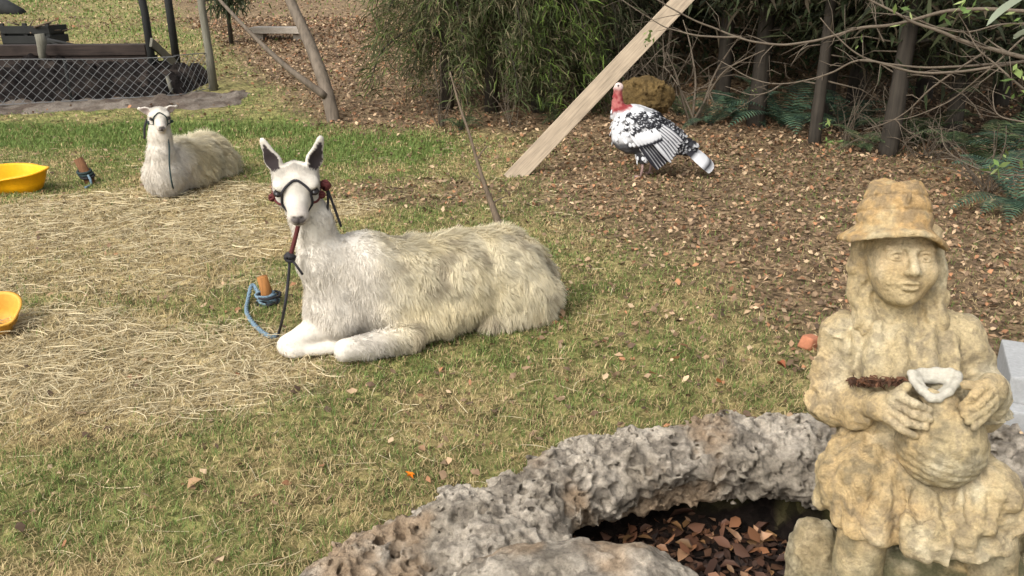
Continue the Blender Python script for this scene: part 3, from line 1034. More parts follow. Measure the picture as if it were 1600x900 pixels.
    def skirt(p):
        d, x, y, z, rx, ry, th = skirt_base(p)
        for r in ridges:
            d = smin(d, chain(p, r, [0.009, 0.019, 0.024][:len(r)], 0.01), 0.016)
        dn = sstep(c0[2] + 0.02, c2[2], z)
        ph = th * 8.5 + 2.8 * vnoise(p * 6.0, 5) + z * 6 * np.sign(x)
        rdg = lambda t: 1 - 2 * np.abs(np.sin(t / 2)) ** 0.8
        d = d + (0.010 * rdg(ph) + 0.009 * rdg(th * 19 + 5 * vnoise(p * 7, 6) + 12 * z)) * dn
        fx = p + 0.02 * np.stack([vnoise(p * 9, 21), vnoise(p * 9, 22), vnoise(p * 9, 23)], 1)
        d = d + 0.011 * (2 * np.sqrt(np.abs(vnoise(fx * f32(17, 17, 6), 31)) + 0.002) - 0.9) * sstep(c0[2] + 0.05, c1[2], z)
        d = d + 0.003 * vnoise(p * 34, 3)
        hem = hemz - 0.004 + 0.1 * np.abs(x - 0.0) ** 1.6 * 2.0 * (0.45 + 1.0 * (x > 0)) + 0.012 * vnoise(np.stack([th * 2, th * 0, th * 0], 1), 3) + 0.05 * sstep(-0.1, 0.2, p[:, 1])
        d = smax(d, hem - z, 0.018)
        cav = smax(np.sqrt((x / (rx - 0.04)) ** 2 + (y / (ry - 0.04)) ** 2) * 0.16 - 0.16, z - hem - 0.05, 0.02)
        d = smax(d, -cav, 0.012)
        return d + 0.0026 * vnoise(p * 80, 4) + 0.0016 * vnoise(p * 140, 6)
    lo = np.array([-0.36, -0.42, hemz - 0.06]); hi = np.array([0.42, 0.2, c0[2] + 0.09])
    V, Q = sdf_mesh(skirt, lo, hi, 0.0047, 0.02)
    mo = sstep(hemz + 0.03, hemz - 0.02, V[:, 2]) * 0.5 + sstep(0.1, 0.3, vnoise(V * 6, 3)) * 0.25
    finish_part('skirt', V, Q, root, 0.22, mo)
    # ---- legs
    for top, bot in (((1345, 850, -0.2), (1330, 1010, -0.2)), ((1545, 850, -0.17), (1562, 1010, -0.17))):
        a, b = SL(*top), SL(*bot)
        a[2] += 0.03
        b[2] = 0.0
        def leg(p, a=a, b=b):
            return cone(p, a, b, 0.058, 0.068) + 0.006 * vnoise(p * 14, 2) + 0.003 * vnoise(p * 40, 2)
        V, Q = sdf_mesh(leg, np.minimum(a, b) - 0.1, np.maximum(a, b) + 0.1, 0.009)
        finish_part('leg', V, Q, root, 0.0, 0.35 * np.ones(len(V)))
    # ---- block she sits on
    sb = SL(1470, 880, -0.09)
    def seat(p):
        q = np.abs(p - f32(sb[0] - 0.01, -0.03, 0.2)) - f32(0.16, 0.13, 0.22)
        d = length(np.maximum(q, 0)) + np.minimum(q.max(1), 0) - 0.03
        return d + 0.02 * vnoise(p * 6, 1) + 0.01 * vnoise(p * 16, 2) + 0.004 * vnoise(p * 50, 2)
    V, Q = sdf_mesh(seat, (sb[0] - 0.3, -0.35, -0.04), (sb[0] + 0.3, 0.2, 0.57), 0.011, 0.02)
    finish_part('seat_stone', V, Q, root, 0.0, 0.9 * np.ones(len(V)))
    # ---- dry debris caught in the crook of the arm
    g = np.random.default_rng(5)
    n = 260
    P0 = np.array([SL(px, py, ly) for px, py, ly in zip(g.uniform(1328, 1412, n), 600 + g.normal(0, 3.4, n), g.uniform(-0.17, -0.1, n))])
    P0[:, 2] += 0.004
    dr = nrm(g.normal(0, 1, (n, 3)) * np.array([1, 1, 0.2]))
    ln = g.uniform(0.012, 0.035, n)[:, None]
    P = np.stack([P0 - dr * ln / 2, P0 + np.array([0, 0, 0.004]), P0 + dr * ln / 2], 1)
    sd = nrm(np.cross(dr, g.normal(0, 1, (n, 3))))
    S = sd[:, None, :] * (g.uniform(0.001, 0.0045, n)[:, None, None] * np.array([0.6, 1.0])[None, :, None])
    Vv, Ff, own, tt = ribbons(P, S)
    cc = lin(88, 60, 42)[None] * g.uniform(0.35, 1.5, (n, 1))
    o = link('dry_debris', mesh_np('dry_debris', Vv, Ff, cc[own]), mat_attr('dry_debris', 0.9), root)
    set_props(o, kind='stuff')
    return root

build_statue()

# ------------------------------------------------------------------ llamas
fleece_mat = mat_attr('fleece', 0.95, spec=0.05, sheen=0.15, transl=0.3)
skin_mat = mat_attr('llama_coat', 0.95, noise=(60.0, 0.08), spec=0.1)
eye_mat = mat_attr('llama_eye', 0.3, spec=0.3, tint=(0.012, 0.009, 0.008))
rope_dark = mat_attr('dark_rope', 0.8, bump=(300.0, 0.6, 0.002), tint=(0.022, 0.020, 0.022))
rope_red = mat_attr('maroon_rope', 0.8, bump=(300.0, 0.6, 0.002), tint=(0.085, 0.018, 0.016))
rope_green = mat_attr('dark_green_rope', 0.8, bump=(300.0, 0.6, 0.002), tint=(0.02, 0.035, 0.033))
rope_blue = mat_attr('blue_rope', 0.75, noise=(120.0, 0.5), bump=(260.0, 0.8, 0.003), tint=(0.13, 0.19, 0.23))

def build_llama(label, loc, heading, scale, head_pos, head_yaw, head_pitch, neck_pts, ears, fur_len, legs, seed, body_w=1.0, n_fur=50000, dirty=1.0, tail=True, fur_legs=None, dark_ears=True, chest=(0.6, 0, 0.22)):
    """x forward, y to the animal's left, z up; heading = world angle of x"""
    g = np.random.default_rng(seed)
    root = empty('llama', loc, heading)
    root.scale = (scale, scale, scale)
    HP = np.array(head_pos, np.float32)
    HM = np.array(Euler((0, head_pitch, head_yaw), 'XYZ').to_matrix(), np.float32)   # x forward along the muzzle
    toW = lambda q: HP + (HM @ np.array(q, np.float32))
    def hl(p):
        return (p - HP) @ HM
    E = {}
    def ear_frame(s):
        base = np.array([-0.035, s * 0.072, 0.055])
        out, back, ln = ears
        d = np.array([-math.sin(back), s * math.sin(out), math.cos(out)])
        d = d / np.linalg.norm(d)
        fwd = np.array([0.9, s * 0.25 if out < 1.0 else 0.0, -0.1])
        fwd = fwd - d * (fwd @ d); fwd /= np.linalg.norm(fwd)
        side = np.cross(d, fwd)
        return base, d, fwd, side, ln
    def ear_local(q, s):
        b, d, f, sd, ln = ear_frame(s)
        v = q - b.astype(np.float32)
        return np.stack([v @ f.astype(np.float32), v @ sd.astype(np.float32), v @ d.astype(np.float32)], 1), ln
    def body(p):
        w = body_w
        d = ell(p, (0.05, 0, 0.245), (0.46, 0.25 * w, 0.262))
        d = smin(d, ell(p, (0.25, 0.07, 0.14), (0.25, 0.22 * w, 0.14)), 0.06)
        d = smin(d, ell(p, (-0.25, 0, 0.235), (0.21, 0.24 * w, 0.225)), 0.12)
        d = smin(d, ell(p, (0.4, 0, 0.25), (0.26, 0.2 * w, 0.225)), 0.12)
        d = smin(d, ell(p, chest, (0.17, 0.16 * w, 0.2)), 0.1)
        for s in (-1, 1):
            d = smin(d, ell(p, (-0.27, s * 0.185 * w, 0.15), (0.22, 0.1, 0.155)), 0.05)      # folded hind legs
            d = smin(d, cone(p, (-0.36, s * 0.2 * w, 0.05), (-0.05, s * 0.21 * w, 0.05), 0.055, 0.045), 0.05)
        pts, rs = neck_pts
        d = smin(d, chain(p, pts, rs, 0.06), 0.1)
        for leg in legs:
            d = smin(d, chain(p, leg[0], leg[1], 0.02), 0.035)
        if tail:
            d = smin(d, chain(p, [(-0.42, 0, 0.3), (-0.5, 0.02, 0.2), (-0.51, 0.03, 0.1)], [0.06, 0.05, 0.045], 0.04), 0.05)
        return smax(d, -p[:, 2] + 0.005, 0.02)
    def head(p):
        q = hl(p)
        d = ell(q, (-0.02, 0, 0.015), (0.105, 0.108, 0.09))
        d = smin(d, cone(q, (0.03, 0, -0.012), (0.172, 0, -0.03), 0.074, 0.042), 0.045)
        d = smin(d, ell(q, (0.182, 0, -0.032), (0.042, 0.046, 0.038)), 0.025)
        d = smin(d, ell(q, (0.15, 0, -0.06), (0.05, 0.038, 0.027)), 0.012)          # lower jaw
        for s in (-1, 1):
            d = smin(d, ell(q, (0.04, s * 0.076, 0.048), (0.042, 0.03, 0.02)), 0.028)   # brow
            d = smax(d, -ell(q, (0.07, s * 0.1, 0.022), (0.026, 0.022, 0.011)), 0.012)
            d = smin(d, ell(q, (0.01, s * 0.062, -0.045), (0.07, 0.04, 0.05)), 0.03)      # cheeks
            d = smax(d, -ell(q, (0.214, s * 0.02, -0.014), (0.012, 0.012, 0.005)), 0.006)
            e, ln = ear_local(q, s)
            t = np.clip(e[:, 2] / ln, 0, 1)
            wd = 0.036 * np.sin(np.pi * (0.18 + 0.8 * t) ** 0.85) + 0.006
            es = e * f32(2.0, 1, 1)
            er = chain(es, [(0, 0, 0.0), (0, 0, ln * 0.4), (0, 0, ln)], [0.034, 0.041, 0.02], 0.02) / 1.6
            ei = e - f32(0.02, 0, 0); ei = ei * f32(2.0, 1, 1)
            er = smax(er, -chain(ei, [(0, 0, ln * 0.1), (0, 0, ln * 0.45), (0, 0, ln * 0.93)], [0.02, 0.031, 0.013], 0.02) / 1.6, 0.005)
            d = smin(d, er, 0.018)
        d = smax(d, -ell(q, (0.217, 0, -0.038), (0.02, 0.0035, 0.018)), 0.004)
        d = smax(d, -ell(q, (0.182, 0, -0.0535), (0.05, 0.06, 0.0035)), 0.006)
        return d
    def full(p):
        return smin(body(p), head(p), 0.045)
    lo, hi = (-0.85, -0.45, -0.03), (1.2, 0.55, float(HP[2]) + 0.34)
    V, Q = sdf_mesh(full, lo, hi, 0.0092 if scale > 0.9 else 0.012, 0.01)
    # finer head: replace nothing, just smooth normals; colours by region
    q = hl(V)
    hd = head(V)
    isH = sstep(0.05, 0.0, hd) * sstep(-0.2, -0.12, q[:, 0])
    CRM, WHT, YEL, GRY = lin(214, 203, 174), lin(203, 195, 181), lin(206, 190, 148), lin(140, 126, 106)
    def base_colour(P):
        qq = hl(P)
        fr = sstep(0.35, 0.62, P[:, 0])
        c = CRM + (WHT - CRM) * fr[:, None]
        y = sstep(-0.1, 0.35, fbm(P, 5, 3, seed)) * (1 - fr) * 0.45
        c = c + (YEL - c) * y[:, None]
        dr = sstep(0.38, 0.55, fbm(P, 8.5, 3, seed + 4) + 0.3 * fbm(P, 22, 2, seed)) * (1 - fr) * 0.5 * dirty
        low = sstep(0.14, 0.03, P[:, 2]) * 0.25 * (1 - sstep(0.45, 0.6, P[:, 0]))
        dr = np.clip(dr + low * dirty, 0, 0.85)
        c = c + (GRY - c) * dr[:, None]
        return c
    col = base_colour(V)
    hcol = WHT * (0.84 + 0.16 * vnoise(V * 30, 5))[:, None]
    col = col + (hcol - col) * isH[:, None]
    cheek_shade = sstep(0.02, 0.09, np.abs(q[:, 1])) * sstep(0.05, -0.03, q[:, 2]) * isH * sstep(-0.05, 0.05, q[:, 0])
    col = col * (1 - 0.2 * cheek_shade)[:, None]  # shading of the lower cheeks put into the coat colour
    muz = sstep(0.12, 0.2, q[:, 0]) * isH
    col = col + (lin(176, 164, 154) - col) * (0.5 * muz)[:, None]
    DK, PINK = lin(52, 46, 46), lin(150, 132, 128)
    for s in (-1, 1):
        e, ln = ear_local(q, s)
        t = e[:, 2] / ln
        ei = (e - f32(0.02, 0, 0)) * f32(2.0, 1, 1)
        inn = (chain(ei, [(0, 0, ln * 0.1), (0, 0, ln * 0.45), (0, 0, ln * 0.93)], [0.02, 0.031, 0.013], 0.02) / 1.6 < 0.004) & (t > 0.1)
        col[inn] = DK * 1.2 if dark_ears else lin(150, 136, 128)
        es = length((q - f32(0.074, s * 0.094, 0.022)) / f32(0.026, 0.032, 0.013))
        k = sstep(1.15, 0.7, es)[:, None]
        col = col + (lin(70, 60, 58) - col) * k * 0.85
    ns = sstep(0.04, 0.026, length((q - f32(0.218, 0, -0.022)) / f32(0.8, 1.1, 0.62)))
    mo = sstep(0.01, 0.005, np.abs(q[:, 2] + 0.0535)) * (q[:, 0] > 0.17) * (np.abs(q[:, 1]) < 0.03)
    cl = (np.abs(q[:, 1]) < 0.006) * (q[:, 0] > 0.18) * (q[:, 2] < -0.01) * (q[:, 2] > -0.06)
    ns = np.clip(ns * 0.85 + mo * 0.9 + cl * 0.9, 0, 1)
    col = col + (lin(60, 54, 54) - col) * ns[:, None]
    b = link('body', mesh_np('body', V, Q, col), skin_mat, root)
    # eyes
    for s in (-1, 1):
        import bmesh
        bm = bmesh.new()
        bmesh.ops.create_uvsphere(bm, u_segments=16, v_segments=10, radius=1.0)
        me = bpy.data.meshes.new('eye'); bm.to_mesh(me); bm.free()
        for pl in me.polygons: pl.use_smooth = True
        eo = link('eye', me, eye_mat, b)
        eo.location = toW((0.07, s * 0.084, 0.022))
        eo.scale = (0.026, 0.021, 0.015)
        eo.rotation_euler = Euler((0, head_pitch, head_yaw), 'XYZ')
    # ---- fleece: real strands
    fr = sstep(0.3, 0.6, V[:, 0])
    nk = sstep(0.42, 0.6, V[:, 2]) * fr
    legm = np.zeros(len(V))
    for leg in (fur_legs or legs):
        legm = np.maximum(legm, sstep(0.03, 0.0, chain(V, leg[0], leg[1], 0.02)) * sstep(0.24, 0.17, V[:, 2]))
    Lv = fur_len * (1 - 0.5 * fr) * (1 - 0.35 * nk)
    Lv = Lv * (1 - 0.6 * legm)
    Lv = Lv * (1 - isH) + 0.018 * isH
    face = sstep(-0.02, 0.05, q[:, 0]) * isH
    Lv = Lv * (1 - face) + 0.009 * face
    dens = 1.0 + 2.5 * isH
    earM = np.zeros(len(V))
    for s in (-1, 1):
        e, ln = ear_local(q, s)
        earM = np.maximum(earM, (e[:, 2] > 0.02).astype(float) * isH)
    Lv = np.where(earM > 0, 0.006, Lv)
    Nv = vert_normals(V, Q)
    Q3 = np.concatenate([Q[:, [0, 1, 2]], Q[:, [0, 2, 3]]])
    P, Nf, fi = sample_mesh(V, Q3, n_fur, dens * (V[:, 2] > 0.02), g)
    L = Lv[Q3[fi]].mean(1) * g.uniform(0.6, 1.25, n_fur)
    N_ = nrm(Nv[Q3[fi]].mean(1))
    hm = isH[Q3[fi]].mean(1)
    cc = col[Q3[fi]].mean(1)
    clump = np.stack([vnoise(P * 16, 3), vnoise(P * 16, 7), vnoise(P * 16, 11)], 1) + 0.6 * np.stack([vnoise(P * 40, 4), vnoise(P * 40, 8), vnoise(P * 40, 12)], 1)
    flow = np.tile(f32(-0.35, 0, -1.0), (n_fur, 1))
    hdir = (HM @ np.array([-1, 0, -0.1], np.float32))
    flow = flow * (1 - hm[:, None]) + hdir * hm[:, None]
    flow = flow - N_ * (flow * N_).sum(1, keepdims=True)
    flow = nrm(flow + 1e-4)
    D0 = nrm(N_ * 0.75 + flow * 0.75 + clump * 0.55 * (1 - 0.7 * hm[:, None]) + g.normal(0, 0.16, (n_fur, 3)))
    D1 = nrm(D0 * 0.5 + flow * 0.9 + clump * 0.5 * (1 - 0.7 * hm[:, None]) + f32(0, 0, -0.35) * (1 - hm[:, None]))
    Lx = L[:, None]
    p0 = P - N_ * 0.004
    p1 = p0 + D0 * Lx * 0.45
    p2 = p1 + D1 * Lx * 0.35
    p2 = p2 + nrm(D1 + clump * 0.4 + g.normal(0, 0.2, (n_fur, 3))) * Lx * 0.25
    PP = np.stack([p0, p1, p2], 1)
    PP[:, :, 2] = np.maximum(PP[:, :, 2], 0.004)
    sd = nrm(np.cross(D1, N_) + g.normal(0, 0.25, (n_fur, 3)))
    wdt = (0.0013 + 0.011 * np.clip(L, 0, 0.09)) * g.uniform(0.7, 1.3, n_fur)
    S = sd[:, None, :] * (wdt[:, None] * np.array([1.0, 0.75])[None])[:, :, None]
    Vs, Fs, own, tt = ribbons(PP, S)
    c2 = cc * g.uniform(0.86, 1.1, (n_fur, 1)) * (1 + 0.12 * clump[:, :1] * (1 - hm[:, None]))
    gn = np.cross(Vs[Fs[:, 1]] - Vs[Fs[:, 0]], Vs[Fs[:, 2]] - Vs[Fs[:, 0]])
    fo_ = own[Fs[:, 0]]
    flip = (gn * N_[fo_]).sum(1) < 0
    Fs[flip] = Fs[flip][:, ::-1]
    nn = nrm(N_[own] + np.array([0, 0, 0.35]) * (1 - hm[own][:, None]) + 0.35 * clump[own] * (1 - hm[own][:, None]))
    fo = link('fleece', mesh_np('fleece', Vs, Fs, c2[own], normals=nn), fleece_mat, root)
    set_props(fo, kind='stuff')
    def snap(P, off=0.004):
        """lay points on to the coat"""
        P = np.array(P, np.float32)
        for _ in range(6):
            d = head(P); e_ = 0.003
            gr = np.stack([head(P + f32(*a)) - d for a in ((e_, 0, 0), (0, e_, 0), (0, 0, e_))], 1)
            P = P + nrm(gr) * (off - d)[:, None]
        return P
    return root, toW, HP, snap

def place_tube(name, pts, r, mat, parent, n=24, seg=7):
    pts, rr = resample(np.array(pts, float), r, n)
    return tube_obj(name, pts, rr, mat, parent, seg)

def knot(name, c, r, mat, parent, g):
    """a tangle of short rope turns"""
    parts = []
    for k in range(4):
        ax = nrm(g.normal(0, 1, 3)); u = nrm(np.cross(ax, g.normal(0, 1, 3))); w = np.cross(ax, u)
        t = np.linspace(0, 2 * math.pi * 0.95, 14)
        ring = np.array(c) + r * (np.cos(t)[:, None] * u + np.sin(t)[:, None] * w) + ax * (t[:, None] - 3) * r * 0.12
        parts.append(tube_np(ring, r * 0.48, 6))
    V, F = merge(parts)
    return link(name, mesh_np(name, V, F), mat, parent)

# --- the large llama lying near the stake
LL_LOC = np.array([-0.26, 4.27, 0.0])
LL_HEAD = R(206)
def llama_local(px, py, ly, loc=LL_LOC, hd=LL_HEAD, sc=1.0):
    c, s = math.cos(-hd), math.sin(-hd)
    d = ray(px, py); o = np.array([0, 0, CAM_H]) - loc
    f = lambda v: np.array([v[0] * c - v[1] * s, v[0] * s + v[1] * c, v[2]])
    o, d = f(o) / sc, f(d) / sc
    t = (ly - o[1]) / d[1]
    return o + d * t
HD1 = llama_local(463, 291, 0.02)
neck1 = ([(0.42, 0, 0.3), (0.55, 0, 0.40), llama_local(506, 410, 0.0), llama_local(487, 345, -0.01), HD1 + np.array([0.0, -0.03, -0.03])],
         [0.2, 0.17, 0.115, 0.09, 0.08])
far_leg = ([llama_local(520, 500, 0.03), llama_local(452, 540, 0.04), llama_local(460, 549, 0.07), llama_local(528, 545, 0.12)], [0.085, 0.055, 0.043, 0.032])
near_leg = ([(0.32, 0.2, 0.14), (0.4, 0.26, 0.09), llama_local(540, 546, 0.27)], [0.08, 0.06, 0.05])
near_leg2 = ([llama_local(540, 548, 0.27), llama_local(640, 540, 0.25)], [0.046, 0.036])
knee_tip = ([llama_local(536, 547, 0.27), llama_local(552, 548, 0.27)], [0.05, 0.05])
l1, toW1, HP1, snap1 = build_llama('', LL_LOC, LL_HEAD, 1.0, HD1, R(77), R(26), neck1, (R(22), R(22), 0.165), 0.06,
                     [far_leg, near_leg, near_leg2], 11, fur_legs=[far_leg, knee_tip], n_fur=105000, chest=llama_local(528, 480, 0.0))
set_props(l1, 'large cream llama with pricked ears, maroon halter and dirty fleece lying beside a stake', 'llama')
g_ = np.random.default_rng(9)
def halter(root, toW, snap, red, dark):
    h = empty('halter'); h.parent = root
    W = toW
    loop = [(0.07, 0, 0.1), (0.075, 0.02, 0.095), (0.085, 0.05, 0.06), (0.1, 0.08, 0.01), (0.108, 0.085, -0.035), (0.125, 0.06, -0.085), (0.135, 0, -0.11)]
    loop = loop + [(x, -y, z) for x, y, z in loop[-2:0:-1]] + [loop[0]]
    pts, _ = resample(np.array([W(p) for p in loop]), 0.01, 60)
    tube_obj('noseband', snap(pts), 0.0062, dark, h, 7)
    for s in (-1, 1):
        pts, _ = resample(np.array([W(p) for p in ((0.107, s * 0.085, -0.03), (0.07, s * 0.1, -0.04), (0.01, s * 0.11, -0.03), (-0.06, s * 0.11, 0.0))]), 0.01, 24)
        tube_obj('cheek_strap', snap(pts), 0.006, red, h, 7)
        knot('knot', snap([W((0.03, s * 0.11, -0.035))], 0.01)[0], 0.014, red, h, g_)
    return h
h1 = halter(l1, toW1, snap1, rope_red, rope_dark)
knot('knot', toW1((-0.02, 0.135, -0.02)), 0.02, rope_red, h1, g_)
a = toW1((-0.02, 0.14, -0.03))
place_tube('loose_end', [a, a + np.array([0.0, 0.01, -0.06]), a + np.array([0.015, 0.02, -0.14])], 0.0065, rope_dark, h1, 12)
place_tube('loose_end', [a, a + np.array([-0.02, 0.015, -0.08]), a + np.array([-0.05, 0.025, -0.2])], 0.0065, rope_dark, h1, 12)

def llw(p, root=l1):
    """llama-local to world"""
    c, s = math.cos(LL_HEAD), math.sin(LL_HEAD)
    return LL_LOC + np.array([p[0] * c - p[1] * s, p[0] * s + p[1] * c, p[2]])
chin = llw(toW1((0.135, 0, -0.115)))
# dark lead rope, tied on to the blue rope that runs to the stake
lead = empty('lead_rope', G(433, 528))
set_props(lead, 'dark lead rope hanging from the large llama\'s maroon halter to the ground', 'rope')
o_ = np.array(lead.location)
kpt = AT(453, 402, float(chin[1]) - 0.03)
gp = G(433, 528, 0.012)
place_tube('rope_tail', [chin - o_ + np.array([0, 0, 0.01]), (chin + kpt) / 2 - o_, kpt - o_], 0.011, rope_red, lead, 10)
knot('knot', kpt - o_, 0.02, rope_dark, lead, g_)
mids = [AT(450, 440, float(kpt[1]) - 0.02), AT(444, 485, float(kpt[1]) - 0.05), AT(437, 515, 4.0)]
place_tube('rope', [kpt - o_] + [m - o_ for m in mids] + [gp - o_], 0.0075, rope_dark, lead, 26)
place_tube('rope_tail', [kpt - o_, AT(463, 415, float(kpt[1]) - 0.02) - o_, AT(473, 429, float(kpt[1]) - 0.02) - o_], 0.006, rope_dark, lead, 8)

# --- the smaller llama by the fence
L2_LOC = np.array([-2.92, 7.66, 0.0])
L2_HEAD = R(260)
SC2 = 0.80
l2p = lambda px, py, ly: llama_local(px, py, ly, L2_LOC, L2_HEAD, SC2)
HD2 = l2p(249, 184, 0.05)
neck2 = ([(0.42, 0, 0.3), l2p(256, 272, 0.03), l2p(252, 243, 0.04), l2p(250, 212, 0.045), HD2 + np.array([-0.02, -0.03, -0.04])],
         [0.24, 0.19, 0.13, 0.105, 0.09])
legs2 = [([(0.45, 0.1, 0.15), (0.68, 0.12, 0.06)], [0.1, 0.07]), ([(0.45, -0.1, 0.15), (0.68, -0.1, 0.06)], [0.1, 0.06])]
l2, toW2, HP2, snap2 = build_llama('', L2_LOC, L2_HEAD, SC2, HD2, R(36), R(16), neck2, (R(72), R(10), 0.12), 0.10, legs2, 23, body_w=1.08, tail=False, dark_ears=False, chest=l2p(258, 282, 0.03),fur_legs=[([(0.9, 0, -1), (0.9, 0, -2)], [0.01, 0.01])], n_fur=44000, dirty=0.3)
set_props(l2, 'smaller woolly white llama with ears held out sideways, lying on hay before the fence', 'llama')
h2 = halter(l2, toW2, snap2, rope_green, rope_green)
a = toW2((-0.02, -0.12, -0.02))
place_tube('loose_end', [a, a + np.array([0.02, -0.03, -0.08]), a + np.array([0.02, -0.05, -0.2])], 0.012, rope_dark, h2, 10)
c_, s_ = math.cos(L2_HEAD), math.sin(L2_HEAD)
l2w = lambda p: L2_LOC + SC2 * np.array([p[0] * c_ - p[1] * s_, p[0] * s_ + p[1] * c_, p[2]])
lead2 = empty('lead_rope', G(270, 296))
set_props(lead2, 'thin dark lead rope hanging down the chest of the smaller llama', 'rope')
o_ = np.array(lead2.location)
ch2 = l2w(toW2((0.13, 0.03, -0.11)))
place_tube('rope', [ch2 - o_, AT(264, 225, float(ch2[1]) - 0.02) - o_, AT(265, 262, float(ch2[1]) - 0.12) - o_, AT(270, 292, float(ch2[1]) - 0.12) - o_, G(276, 297, 0.01) - o_], 0.007, rope_green, lead2, 22)

# ------------------------------------------------------------------ turkey
TK_LOC = GS(1010, 276)
TK_LOC[2] -= 0.005
TK_HEAD = R(184)
TK = lambda px, py, ly=0.0: llama_local(px, py, ly, TK_LOC, TK_HEAD, 1.0)
down_mat = mat_attr('turkey_plumage', 0.85, noise=(90.0, 0.15), bump=(120.0, 0.8, 0.006), spec=0.15)
feather_mat = mat_attr('turkey_feather', 0.7, noise=(150.0, 0.12), spec=0.25)
TWHITE, TBLACK, TRED, TGREY = lin(196, 196, 196), lin(24, 24, 28), lin(124, 48, 50), lin(176, 150, 146)

def feather(name, a, b, w, out, colf, parent, droop=0.0, K=9):
    """bent blade from a to b; out = direction its face looks; colf(t, s) gives the colour along t and across s"""
    a, b, out = np.array(a, float), np.array(b, float), np.array(out, float)
    d = b - a; L = np.linalg.norm(d); d /= L
    side = nrm(np.cross(out, d)); nn = np.cross(d, side)
    t = np.linspace(0, 1, K)
    prof = np.sin(np.pi * (0.12 + 0.80 * t)) ** 0.55
    S = np.array([-1, -0.72, -0.05, 0.05, 0.72, 1.0])
    V, C = [], []
    for i in range(K):
        for s in S:
            V.append(a + d * L * (t[i] + 0.03 * (1 - abs(s)) * (t[i] > 0.9)) + side * s * w * 0.5 * prof[i] + nn * (0.06 * w * (1 - s * s) + 0.05 * L * math.sin(math.pi * t[i])) - np.array([0, 0, droop * t[i] ** 2]))
            C.append(colf(t[i], s))
    m = len(S)
    F = [[i * m + j, i * m + j + 1, (i + 1) * m + j + 1, (i + 1) * m + j] for i in range(K - 1) for j in range(m - 1)]
    me = mesh_np(name, np.array(V), np.array(F), np.array(C))
    return link(name, me, feather_mat, parent) if parent is not None else me

